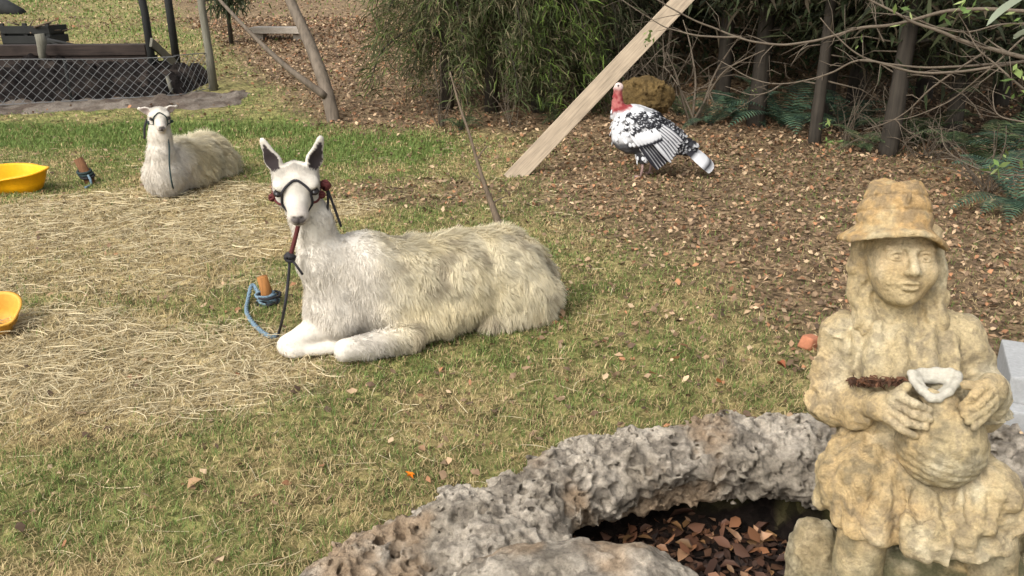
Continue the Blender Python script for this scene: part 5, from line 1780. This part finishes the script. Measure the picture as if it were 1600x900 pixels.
# dark thing far behind in the paddock, and the stone slab on the bank
lg = GS(0, 22, -0.1); o = tube_obj('fallen_log', [(-1.4, 0, 0.2), (0.2, 0, 0.26), (0.75, -0.2, 0.1)], [0.28, 0.26, 0.16], post_dark, None, 10); o.location = lg
set_props(o, 'dark fallen log lying far off in the paddock', 'log')
sb_ = GS(436, 62)
bn = empty('stone_bench', sb_, R(-4)); set_props(bn, 'low slab bench on the leaf-covered bank beside the leaning tree', 'bench')
slab = mat_attr('grey_slab', 0.9, noise=((6.0, 0.15), (40.0, 0.2)), bump=(70.0, 0.5, 0.004), tint=tuple(lin(158, 148, 134)))
V, F = box_np((-0.55, -0.28, 0.14), (0.6, 0.25, 0.27), 0.015); link('bench_top', mesh_np('bench_top', V, F, smooth=False), slab, bn)
for x_ in (-0.4, 0.45):
    V, F = box_np((x_ - 0.09, -0.13, -0.08), (x_ + 0.09, 0.15, 0.138), 0.012); link('bench_leg', mesh_np('bench_leg', V, F, smooth=False), slab, bn)

# ------------------------------------------------------------------ trees
bark_pale = wood_mat('pale_bark', lin(118, 106, 92), 0.5, 2, 8)
bark_dark = wood_mat('dark_bark', lin(62, 56, 48), 0.4, 2, 8)
twig_mat = wood_mat('bare_twig', lin(100, 89, 75), 0.55, 0, 20)
foliage = mat_attr('conifer_foliage', 0.8, spec=0.15, transl=0.2)
CG = [lin(74, 84, 48), lin(92, 104, 56), lin(60, 66, 40), lin(112, 102, 76), lin(84, 82, 56)]

def sprays(P, D, L, w, cols, g, sag=0.5):
    """drooping leaf sprays: root P, first direction D, length L"""
    n = len(P)
    p = [P]
    d = D
    for k in range(2):
        d = nrm(d + np.array([0, 0, -sag]) * (0.6 + 0.6 * k) + g.normal(0, 0.2, (n, 3)))
        p.append(p[-1] + d * (L / 2)[:, None])
    sd = nrm(np.cross(d, g.normal(0, 1, (n, 3))))
    V, F, own, tt = ribbons(np.stack(p, 1), sd[:, None] * (w[:, None] * np.array([0.7, 1.0]))[:, :, None])
    c = np.array(cols)[g.integers(0, len(cols), n)] * g.uniform(0.6, 1.3, (n, 1))
    return V, F, c[own]

def leaflets(P, size, cols, g):
    """small loose leaf faces"""
    n = len(P)
    a = nrm(g.normal(0, 1, (n, 3))); b = nrm(np.cross(a, g.normal(0, 1, (n, 3))))
    s = (size * g.uniform(0.5, 1.4, n))[:, None]
    V = np.stack([P - a * s, P + b * s * 0.38, P + a * s, P - b * s * 0.38], 1).reshape(-1, 3)
    F = np.arange(4 * n).reshape(-1, 4)
    c = np.array(cols)[g.integers(0, len(cols), n)] * g.uniform(0.6, 1.3, (n, 1))
    return V, F, np.repeat(c, 4, 0)

def join_col(parts):
    V, F, C, o = [], [], [], 0
    for v, f, c in parts:
        if f.shape[1] == 4: f = fix_degenerate(v, f)
        V.append(v); F.append(f + o); C.append(c); o += len(v)
    return np.concatenate(V), np.concatenate(F), np.concatenate(C)

def weeping_tree(loc, h, rad, n, seed, label, cols=CG, name='conifer_tree', low=0.0):
    g = np.random.default_rng(seed)
    root = empty(name, loc); set_props(root, label, 'tree', 'weeping evergreens behind the llamas')
    tube_obj('trunk', [(0, 0, -0.1), (0.04, 0, h * 0.4), (0, 0.05, h)], [0.1, 0.08, 0.02], bark_dark, root, 10)
    # limbs all round, arching down
    roots_, dirs = [], []
    for k in range(44):
        z = h * (0.16 + 0.8 * k / 44)
        a = k * 2.4 + g.uniform(-0.3, 0.3)
        r = rad * (1.05 - 0.5 * (k / 44)) * g.uniform(0.8, 1.1)
        pts = np.array([[0, 0, z], [0.4 * r * math.cos(a), 0.4 * r * math.sin(a), z + 0.12], [0.8 * r * math.cos(a), 0.8 * r * math.sin(a), z - 0.12], [r * math.cos(a), r * math.sin(a), z - 0.55]])
        q, rr = resample(pts, [0.025, 0.018, 0.012, 0.005], 12)
        if k % 2 == 0:
            tube_obj('limb', q, rr, bark_dark, root, 5)
        m = n // 44
        t = g.uniform(0.15, 1, m) ** 0.7 * 10.99
        i = t.astype(int); f = (t - i)[:, None]
        roots_.append(q[i] * (1 - f) + q[np.minimum(i + 1, 11)] * f + g.normal(0, 0.11, (m, 3)) * np.array([1, 1, 1.4]))
        dd = np.tile(np.array([math.cos(a), math.sin(a), -0.2]), (m, 1)) + g.normal(0, 1.0, (m, 3))
        dirs.append(nrm(dd))
    P, D = np.concatenate(roots_), np.concatenate(dirs)
    L = g.uniform(0.06, 0.26, len(P))
    L = np.minimum(L, np.maximum(P[:, 2] + 0.1, 0.1))
    V, F, C = sprays(P, D, L, g.uniform(0.003, 0.008, len(P)), cols, g, 0.6)
    cr = link('crown', mesh_np('crown', V, F, C, smooth=False), foliage, root)
    return root

BG_ = [lin(74, 88, 44), lin(92, 110, 50), lin(60, 68, 40), lin(90, 84, 60)]
weeping_tree(GS(690, 196) + np.array([0, 0.9, 0]), 4.2, 1.05, 17500, 1, 'grey-green weeping evergreen at the edge of the leafy bank')
weeping_tree(GS(765, 198) + np.array([0.0, 0.8, 0]), 4.6, 1.0, 17500, 2, 'weeping evergreen directly behind the thin standing branch', [lin(84, 80, 58), lin(66, 70, 44), lin(106, 98, 74), lin(74, 84, 50)])
weeping_tree(GS(842, 196) + np.array([0.0, 0.8, 0]), 4.4, 0.95, 17500, 3, 'brighter green weeping evergreen beside the leaning plank', BG_)
weeping_tree(GS(905, 185) + np.array([0.1, 1.2, 0]), 4.4, 1.1, 18000, 4, 'dark weeping evergreen behind the leaning plank', [lin(64, 70, 46), lin(54, 58, 40), lin(88, 82, 64)])

def wood_tree(loc, h, r, seed, label, lean=(0, 0), base=1.15, crad=1.5, n=8000, cols=None, dead=14):
    g = np.random.default_rng(seed)
    cols = cols or [lin(52, 60, 38), lin(44, 48, 34), lin(62, 66, 44), lin(70, 62, 48)]
    root = empty('forest_tree', loc); set_props(root, label, 'tree', 'trees of the dark wood')
    pts = [(0, 0, -0.15), (lean[0] * 0.2, lean[1] * 0.2, h * 0.2), (lean[0] * 0.5, lean[1] * 0.5, h * 0.5), (lean[0], lean[1], h)]
    q, rr = resample(np.array(pts, float), [r * 1.25, r, r * 0.85, r * 0.3], 16)
    V, F = tube_np(q, rr, 14, jitter=0.06, g=g)
    link('trunk', mesh_np('trunk', V, fix_degenerate(V, F)), bark_dark, root)
    at = lambda z: np.array([np.interp(z, q[:, 2], q[:, 0]), np.interp(z, q[:, 2], q[:, 1]), z])
    P = []
    for k in range(16):
        z = base + (h - base) * (k / 16) ** 0.9; a = k * 2.4 + g.uniform(-0.4, 0.4)
        rad = crad * (1 - 0.6 * k / 16) * g.uniform(0.75, 1.15)
        tip = at(z) + np.array([rad * math.cos(a), rad * math.sin(a), g.uniform(-0.3, 0.25)])
        lq, lr = resample(np.array([at(z), (at(z) + tip) / 2 + np.array([0, 0, 0.15]), tip]), [r * 0.3, r * 0.18, 0.006], 8)
        tube_obj('limb', lq, lr, bark_dark, root, 5)
        m = n // 16
        t = g.uniform(0.2, 1, m) * 6.99; i = t.astype(int); f = (t - i)[:, None]
        P.append(lq[i] * (1 - f) + lq[i + 1] * f + g.normal(0, 0.16, (m, 3)))
    P = np.concatenate(P)
    D = nrm(g.normal(0, 1, (len(P), 3)) * np.array([1, 1, 0.5]))
    V, F, C = sprays(P, D, g.uniform(0.12, 0.36, len(P)), g.uniform(0.008, 0.022, len(P)), cols, g, 0.55)
    link('crown', mesh_np('crown', V, F, C, smooth=False), foliage, root)
    for k in range(dead):                                   # dead lower twigs
        z = g.uniform(0.35, base + 0.3); a = g.uniform(0, 6.28)
        d = np.array([math.cos(a), math.sin(a), g.uniform(-0.3, 0.3)])
        ln = g.uniform(0.25, 0.9)
        b0 = at(z)
        tube_obj('dead_twig', [b0, b0 + d * ln * 0.5 + np.array([0, 0, 0.03]), b0 + d * ln + np.array([0, 0, -0.1 * ln])], [0.012, 0.007, 0.003], twig_mat, root, 4)
    return root

wood_tree(GS(1180, 197), 6.0, 0.09, 61, 'dark trunk behind the turkey\'s tail with ferns beside it', (0.1, 0.2), dead=8)
wood_tree(GS(1272, 224), 6.2, 0.06, 62, 'slim dark trunk standing forward between fern clumps', (0.0, 0.1), dead=6)
wood_tree(GS(1287, 190) + np.array([0.05, 0.2, 0]), 6.4, 0.1, 63, 'thick black trunk just behind the slim forward trunk', (0.1, 0.1), dead=6)
wood_tree(GS(1386, 243), 6.0, 0.08, 64, 'mossy trunk rising from a tangle of bare twigs', (0.1, 0), dead=10)
wood_tree(GS(1484, 232), 6.2, 0.075, 65, 'grey trunk beyond the tangle of bare twigs', (-0.1, 0.1), dead=8)
wood_tree(GS(1600, 215), 6.0, 0.09, 66, 'dark trunk at the wood\'s edge beyond the statue\'s hat', (0.2, 0), dead=6)
wood_tree(GS(1128, 160), 6.5, 0.09, 67, 'thin trunk deep in the wood behind the turkey', (0.0, 0.2), 1.3, dead=6)
wood_tree(GS(1335, 165), 6.5, 0.1, 68, 'trunk deep in the wood between the thick black and mossy trunks', (0.0, 0.2), 1.3, dead=6)
wood_tree(GS(1440, 160), 6.5, 0.1, 69, 'trunk deep in the wood between the mossy and grey trunks', (0.2, 0.2), 1.3, dead=6)
wood_tree(GS(1010, 165) + np.array([0, 1.0, 0]), 6.5, 0.1, 70, 'hidden trunk behind the upper end of the leaning plank', (0.0, 0.2), 1.1, dead=12)
wood_tree(GS(1560, 165), 6.5, 0.1, 71, 'slender trunk far back in the wood behind the bare branches', (0.0, 0.2), 1.3, dead=6)

# dense wood behind: reads as one dark mass
g = np.random.default_rng(50)
n = 52000
xx = g.uniform(-1.0, 15, n); dd = g.random(n)
yy = 12.6 + 2.6 * dd + 0.12 * xx
zz = gz(xx, yy) + g.random(n) ** 1.2 * 3.4
V, F, C = leaflets(np.stack([xx, yy, zz], 1), 0.065, [lin(62, 72, 44), lin(52, 58, 40), lin(80, 74, 52), lin(98, 80, 60)], g)
set_props(link('dense_wood', mesh_np('dense_wood', V, F, C, smooth=False), foliage), 'dark mass of undergrowth filling the wood behind the trunks', 'undergrowth', kind='stuff')

# leaning tree on the left
lb = GS(522, 190)
lt = empty('leaning_tree', lb); set_props(lt, 'slender pale tree leaning over beside the slab bench', 'tree')
tp = [lb, AT(514, 155, lb[1] + 0.05), AT(498, 105, lb[1] + 0.15), AT(478, 55, lb[1] + 0.3), AT(453, 0, lb[1] + 0.45)]
tp.append(tp[-1] + (tp[-1] - tp[-2]) * 1.6)
pts = [p - lb for p in tp]; pts[0][2] -= 0.08
q, rr = resample(np.array(pts), [0.085, 0.085, 0.078, 0.07, 0.062, 0.035], 26)
V, F = tube_np(q, rr, 12, jitter=0.05, g=g); link('trunk', mesh_np('trunk', V, fix_degenerate(V, F)), bark_pale, lt)
b2 = [AT(508, 150, lb[1]), AT(478, 128, lb[1] - 0.05), AT(440, 98, lb[1] - 0.05), AT(395, 55, lb[1]), AT(345, 2, lb[1] + 0.1), AT(310, -40, lb[1] + 0.2)]
tube_obj('dead_limb', [p - lb for p in b2], [0.05, 0.042, 0.034, 0.026, 0.02, 0.014], bark_pale, lt, 8, 22)
P = np.array(pts[-1]) + g.normal(0, 0.5, (900, 3)) * np.array([1, 1, 0.6]) + np.array([0, 0, 0.5])
V, F, C = leaflets(P, 0.05, [lin(92, 104, 58), lin(110, 118, 66)], g)
link('crown', mesh_np('crown', V, F, C, smooth=False), foliage, lt)
# small conifer bough by the pale post
sc_ = GS(362, 70)
sv = empty('young_conifer', sc_); set_props(sv, 'small dark hanging conifer on the bank behind the pale round post', 'tree')
tube_obj('trunk', [(0, 0, -0.1), (0, 0, 1.2), (0.03, 0, 2.6)], [0.05, 0.04, 0.01], bark_dark, sv, 8)
P = np.stack([g.normal(0, 0.22, 1600), g.normal(0, 0.22, 1600), g.uniform(0.75, 2.6, 1600)], 1)
V, F, C = sprays(P, nrm(g.normal(0, 1, (1600, 3))), g.uniform(0.15, 0.45, 1600), g.uniform(0.01, 0.02, 1600), [lin(66, 74, 48), lin(52, 58, 40)], g, 0.9)
link('crown', mesh_np('crown', V, F, C, smooth=False), foliage, sv)

# ochre rock behind the turkey
boulder('boulder', AT(1012, 150, 10.2), (0.34, 0.25, 0.22), 0.018, 31, 'ochre brown rock under the trees behind the turkey\'s back', 0.0, 1.6, 0.6, mat_attr('ochre_rock', 0.95, noise=((5.0, 0.4), (30.0, 0.4)), bump=(40.0, 0.8, 0.03), tint=tuple(lin(92, 74, 42))))

# ------------------------------------------------------------------ ferns
fern_mat = mat_attr('fern', 0.75, spec=0.2, transl=0.15)
def fern(px, py, rad, nfr, seed, label, cols):
    g = np.random.default_rng(seed)
    loc = GS(px, py)
    root = empty('fern', loc); set_props(root, label, 'fern', 'ferns under the trees')
    parts = []
    for k in range(nfr):
        a = 6.283 * k / nfr + g.uniform(-0.3, 0.3); L = rad * g.uniform(0.75, 1.15); up = g.uniform(0.8, 1.7)
        t = np.linspace(0, 1, 26)
        c_ = np.stack([np.cos(a) * L * t, np.sin(a) * L * t, L * (up * t - 0.85 * t ** 2.2)], 1)
        dirn = nrm(np.gradient(c_, axis=0)); sd = nrm(np.cross(dirn, [0, 0, 1.0]))
        wl = L * 0.24 * np.sin(np.pi * (0.08 + 0.9 * t)) ** 0.8
        for s in (-1, 1):
            tip = c_ + s * sd * wl[:, None] + dirn * (wl * 0.35)[:, None] + np.array([0, 0, -0.15]) * wl[:, None]
            mid = (c_ + tip) / 2 + np.array([0, 0, 0.01])
            P = np.stack([c_, mid, tip], 1)
            S = dirn[:, None] * (L * 0.013 * np.array([0.8, 1.0]))[None, :, None]
            V, F, own, tt = ribbons(P, S)
            cc = np.array(cols)[g.integers(0, len(cols), 26)] * g.uniform(0.7, 1.25, (26, 1))
            parts.append((V, F, cc[own]))
    V, F, C = join_col(parts)
    link('fronds', mesh_np('fronds', V, F, C, smooth=False), fern_mat, root)
    tube_obj('crown_base', [(0, 0, -0.03), (0, 0, 0.05)], [0.04, 0.025], bark_dark, root, 8)
BFG = [lin(62, 84, 66), lin(48, 66, 54), lin(76, 94, 70)]
FG = [lin(64, 78, 50), lin(50, 62, 42), lin(78, 88, 58)]
for k, (px, py, rad, nf, lab, cc) in enumerate((
        (1225, 198, 0.75, 16, 'bluish green fern between the two foremost dark trunks', BFG), (1150, 186, 0.6, 13, 'bluish fern left of the dark trunk behind the turkey', BFG),
        (1110, 196, 0.4, 11, 'small dark fern close behind the turkey\'s tail', BFG), (1325, 205, 0.65, 14, 'fern filling the gap between slim and mossy trunks', BFG),
        (1430, 228, 0.6, 13, 'fern at the foot of the grey trunk in the twigs', FG), (1590, 330, 0.5, 15, 'dense bluish fern at the wood\'s edge beyond the statue\'s hat', BFG),
        (1535, 262, 0.6, 14, 'fern under the bare branches beside the grey trunk', FG), (1625, 272, 0.7, 14, 'large fern behind the dense bluish fern', BFG), (1060, 180, 0.4, 10, 'small fern in shade beside the ochre rock', FG),
        (1350, 236, 0.35, 11, 'small fern at the foot of the mossy trunk', FG), (870, 192, 0.35, 10, 'low fern under the brighter weeping evergreen', FG), (720, 203, 0.3, 10, 'low fern at the foot of the weeping evergreens', FG))):
    fern(px, py, rad, nf, 200 + k, lab, cc)

# ------------------------------------------------------------------ bare shrubs and branches
def bare_shrub(loc, h, n, seed, label, spread_=0.7, mat=twig_mat, r0=0.012, name='bare_shrub', kids=5):
    g = np.random.default_rng(seed)
    root = empty(name, loc); set_props(root, label, 'shrub', 'bare shrubs in the wood')
    for k in range(n):
        a = g.uniform(0, 6.283); sp_ = g.uniform(0.1, spread_); L = h * g.uniform(0.6, 1.1)
        d = nrm(np.array([math.cos(a) * sp_, math.sin(a) * sp_, 1.0]))
        pts = [np.array([g.normal(0, 0.03), g.normal(0, 0.03), -0.03])]
        for s in range(5):
            d = nrm(d + g.normal(0, 0.13, 3) + np.array([0, 0, -0.05 * s * spread_]))
            pts.append(pts[-1] + d * L / 5)
        q, rr = resample(np.array(pts), np.linspace(r0, r0 * 0.3, 6), 12)
        parts = [tube_np(q, rr, 5)]
        for m in range(kids):
            i = g.integers(3, 11); dd = nrm(q[i] - q[i - 1] + g.normal(0, 0.6, 3)); l2_ = L * g.uniform(0.15, 0.4)
            parts.append(tube_np([q[i], q[i] + dd * l2_ * 0.5 + g.normal(0, 0.02, 3), q[i] + dd * l2_ + np.array([0, 0, -0.03])], [rr[i] * 0.6, rr[i] * 0.4, 0.0015], 4))
        V, F = merge(parts)
        link('stem', mesh_np('stem', V, F), mat, root)
    return root
bare_shrub(GS(1086, 196), 1.5, 6, 1, 'bare multi-stemmed shrub rising behind the turkey\'s rump', 0.55, r0=0.02)
bare_shrub(GS(1392, 238), 0.8, 16, 2, 'low tangle of bare twigs at the mossy trunk', 1.6, r0=0.009, kids=8)
bare_shrub(GS(1450, 246), 0.7, 14, 3, 'low tangle of bare twigs before the grey trunk', 1.7, r0=0.008, kids=8)
bare_shrub(GS(1545, 300), 0.75, 13, 4, 'spreading bare shrub beside the dense bluish fern', 1.5, r0=0.009, kids=7)
bare_shrub(GS(960, 180), 1.3, 9, 5, 'grey leafless shrub half behind the leaning plank', 0.8, r0=0.012, kids=8)
bare_shrub(GS(1030, 172), 1.6, 9, 6, 'leafless shrub in shade above the ochre rock', 0.7, r0=0.012, kids=8)
bare_shrub(GS(690, 198), 1.0, 10, 7, 'thin dead stems standing before the weeping evergreens', 0.5, r0=0.007, kids=5)
bare_shrub(GS(800, 200), 0.9, 8, 8, 'thin dead stems between stick and plank', 0.5, r0=0.007, kids=5)
bare_shrub(GS(1320, 222), 0.8, 9, 9, 'leafy-tipped bare shrub beside the slim forward trunk', 0.9, r0=0.008, kids=7)

bb = GS(1720, 330)
bt = empty('overhanging_tree', bb); set_props(bt, 'bare tree whose long pale branches sweep across in front of the wood', 'tree')
tr_top = np.array([bb[0] + 0.15, bb[1], 2.6])
q, rr = resample(np.array([(0, 0, -0.15), (0.05, 0, 1.0), (0.1, 0, 2.0), (0.2, 0, 3.6)]), [0.13, 0.11, 0.09, 0.04], 18)
V, F = tube_np(q, rr, 12, jitter=0.05, g=g); link('trunk', mesh_np('trunk', V, fix_degenerate(V, F)), bark_pale, bt)
BR = [
    ([(1720, 120, 6.3), (1600, 92, 6.4), (1530, 72, 6.5), (1455, 46, 6.6), (1400, 20, 6.7), (1350, -8, 6.8)], 0.026),
    ([(1700, 80, 6.3), (1600, 95, 6.5), (1490, 104, 6.6), (1420, 104, 6.7), (1350, 92, 6.75), (1310, 62, 6.8), (1280, 28, 6.85)], 0.015),
    ([(1600, 96, 6.5), (1500, 111, 6.5), (1430, 112, 6.6), (1350, 95, 6.7), (1300, 115, 6.9), (1255, 126, 7.0), (1205, 130, 7.1), (1160, 117, 7.2), (1122, 95, 7.3)], 0.014),
    ([(1640, 20, 6.3), (1500, 15, 6.6), (1400, 38, 6.8), (1345, 45, 6.9), (1300, 58, 7.0), (1240, 68, 7.1), (1180, 65, 7.2), (1130, 50, 7.3), (1080, 28, 7.35), (1030, 2, 7.4), (1000, -20, 7.5)], 0.019),
    ([(1160, 58, 7.25), (1100, 58, 7.3), (1060, 50, 7.35), (1025, 36, 7.4), (965, -4, 7.5)], 0.012),
    ([(1222, 131, 7.1), (1198, 144, 7.05), (1172, 148, 7.1), (1132, 137, 7.15)], 0.009),
    ([(1600, 138, 5.6), (1560, 106, 5.7), (1528, 78, 5.75), (1512, 50, 5.8), (1497, 22, 5.8)], 0.010),
    ([(1562, 106, 5.7), (1545, 118, 5.7), (1528, 133, 5.7)], 0.006),
    ([(1540, 82, 6.5), (1500, 105, 6.6), (1450, 142, 6.7), (1398, 186, 6.9), (1350, 205, 7.0)], 0.013),
    ([(1600, 60, 6.4), (1540, 112, 6.5), (1480, 160, 6.7), (1420, 182, 6.8), (1380, 190, 6.9)], 0.010),
    ([(1700, 40, 6.3), (1580, 38, 6.5), (1500, 50, 6.7), (1420, 28, 6.9), (1360, 22, 7.0)], 0.012),
    ([(1398, 186, 6.9), (1420, 205, 6.85), (1450, 222, 6.8)], 0.007),
    ([(1700, 210, 5.9), (1600, 192, 6.2), (1560, 180, 6.3), (1552, 150, 6.35), (1556, 130, 6.4)], 0.009),
    ([(1690, 260, 5.8), (1590, 275, 6.0), (1520, 262, 6.2), (1480, 235, 6.4), (1470, 200, 6.5)], 0.009),
    ([(1380, 66, 6.9), (1370, 40, 6.95), (1365, 12, 7.0), (1350, -10, 7.0)], 0.008),
]
g = np.random.default_rng(91)
for pl_, r_ in BR:
    P3 = [AT(*t) for t in pl_]
    q, rr = resample(np.array([p - bb for p in P3]), np.linspace(r_ * 0.85, r_ * 0.28, len(P3)), 8 * len(P3))
    q = q + 0.012 * np.stack([vnoise(q * 5, 1), vnoise(q * 5, 2), vnoise(q * 5, 3)], 1)
    br_ = tube_obj('branch', q, rr, twig_mat, bt, 6)
    for m in range(int(2 + len(P3))):
        i = int(g.integers(4, len(q) - 1)); dd = nrm(nrm(q[i] - q[i - 1]) + g.normal(0, 0.7, 3)); l2_ = g.uniform(0.08, 0.35)
        tube_obj('twig', [q[i], q[i] + dd * l2_ * 0.5 + g.normal(0, 0.015, 3), q[i] + dd * l2_], [rr[i] * 0.5, rr[i] * 0.35, 0.0015], twig_mat, br_, 4)
lf_m = mat_attr('fresh_leaf', 0.6, spec=0.3, transl=0.3)
parts = []
for (px, py, D, n_, s_) in ((1497, 20, 5.8, 10, 0.035), (1592, 128, 5.6, 14, 0.045), (1415, 18, 6.7, 8, 0.035), (1530, 18, 5.9, 6, 0.03), (1350, 62, 6.8, 5, 0.025), (1295, 195, 7.6, 10, 0.03), (1560, 265, 6.0, 12, 0.04), (1300, 222, 7.4, 8, 0.03), (1015, 62, 7.4, 16, 0.03), (1590, 40, 5.8, 6, 0.04), (1180, 143, 7.1, 7, 0.02)):
    c0 = AT(px, py, D) - bb
    parts.append(leaflets(c0 + g.normal(0, s_ * 1.3, (n_, 3)), s_, [lin(112, 128, 70), lin(140, 150, 96), lin(90, 112, 58)], g))
V, F, C = join_col(parts)
link('young_leaves', mesh_np('young_leaves', V, F, C, smooth=False), lf_m, bt)
parts = []
for pts3 in (((1604, -8, 4.0), (1575, 8, 4.0), (1555, 24, 4.0), (1541, 41, 4.0)), ((1620, 48, 4.2), (1600, 50, 4.2), (1588, 56, 4.25), (1583, 60, 4.25))):
    q, _ = resample(np.array([AT(*t) for t in pts3]) - bb, 0.01, 8)
    sd = nrm(np.cross(np.gradient(q, axis=0), [0, 1.0, 0.3]))
    V, F, own, tt = ribbons(q[None], (sd[:-1] * 0.02 * np.sin(np.linspace(0.5, 2.6, 7))[:, None])[None])
    parts.append((V, F, np.tile(lin(176, 186, 160), (len(V), 1))))
V, F, C = join_col(parts)
link('strap_leaves', mesh_np('strap_leaves', V, F, C), lf_m, bt)
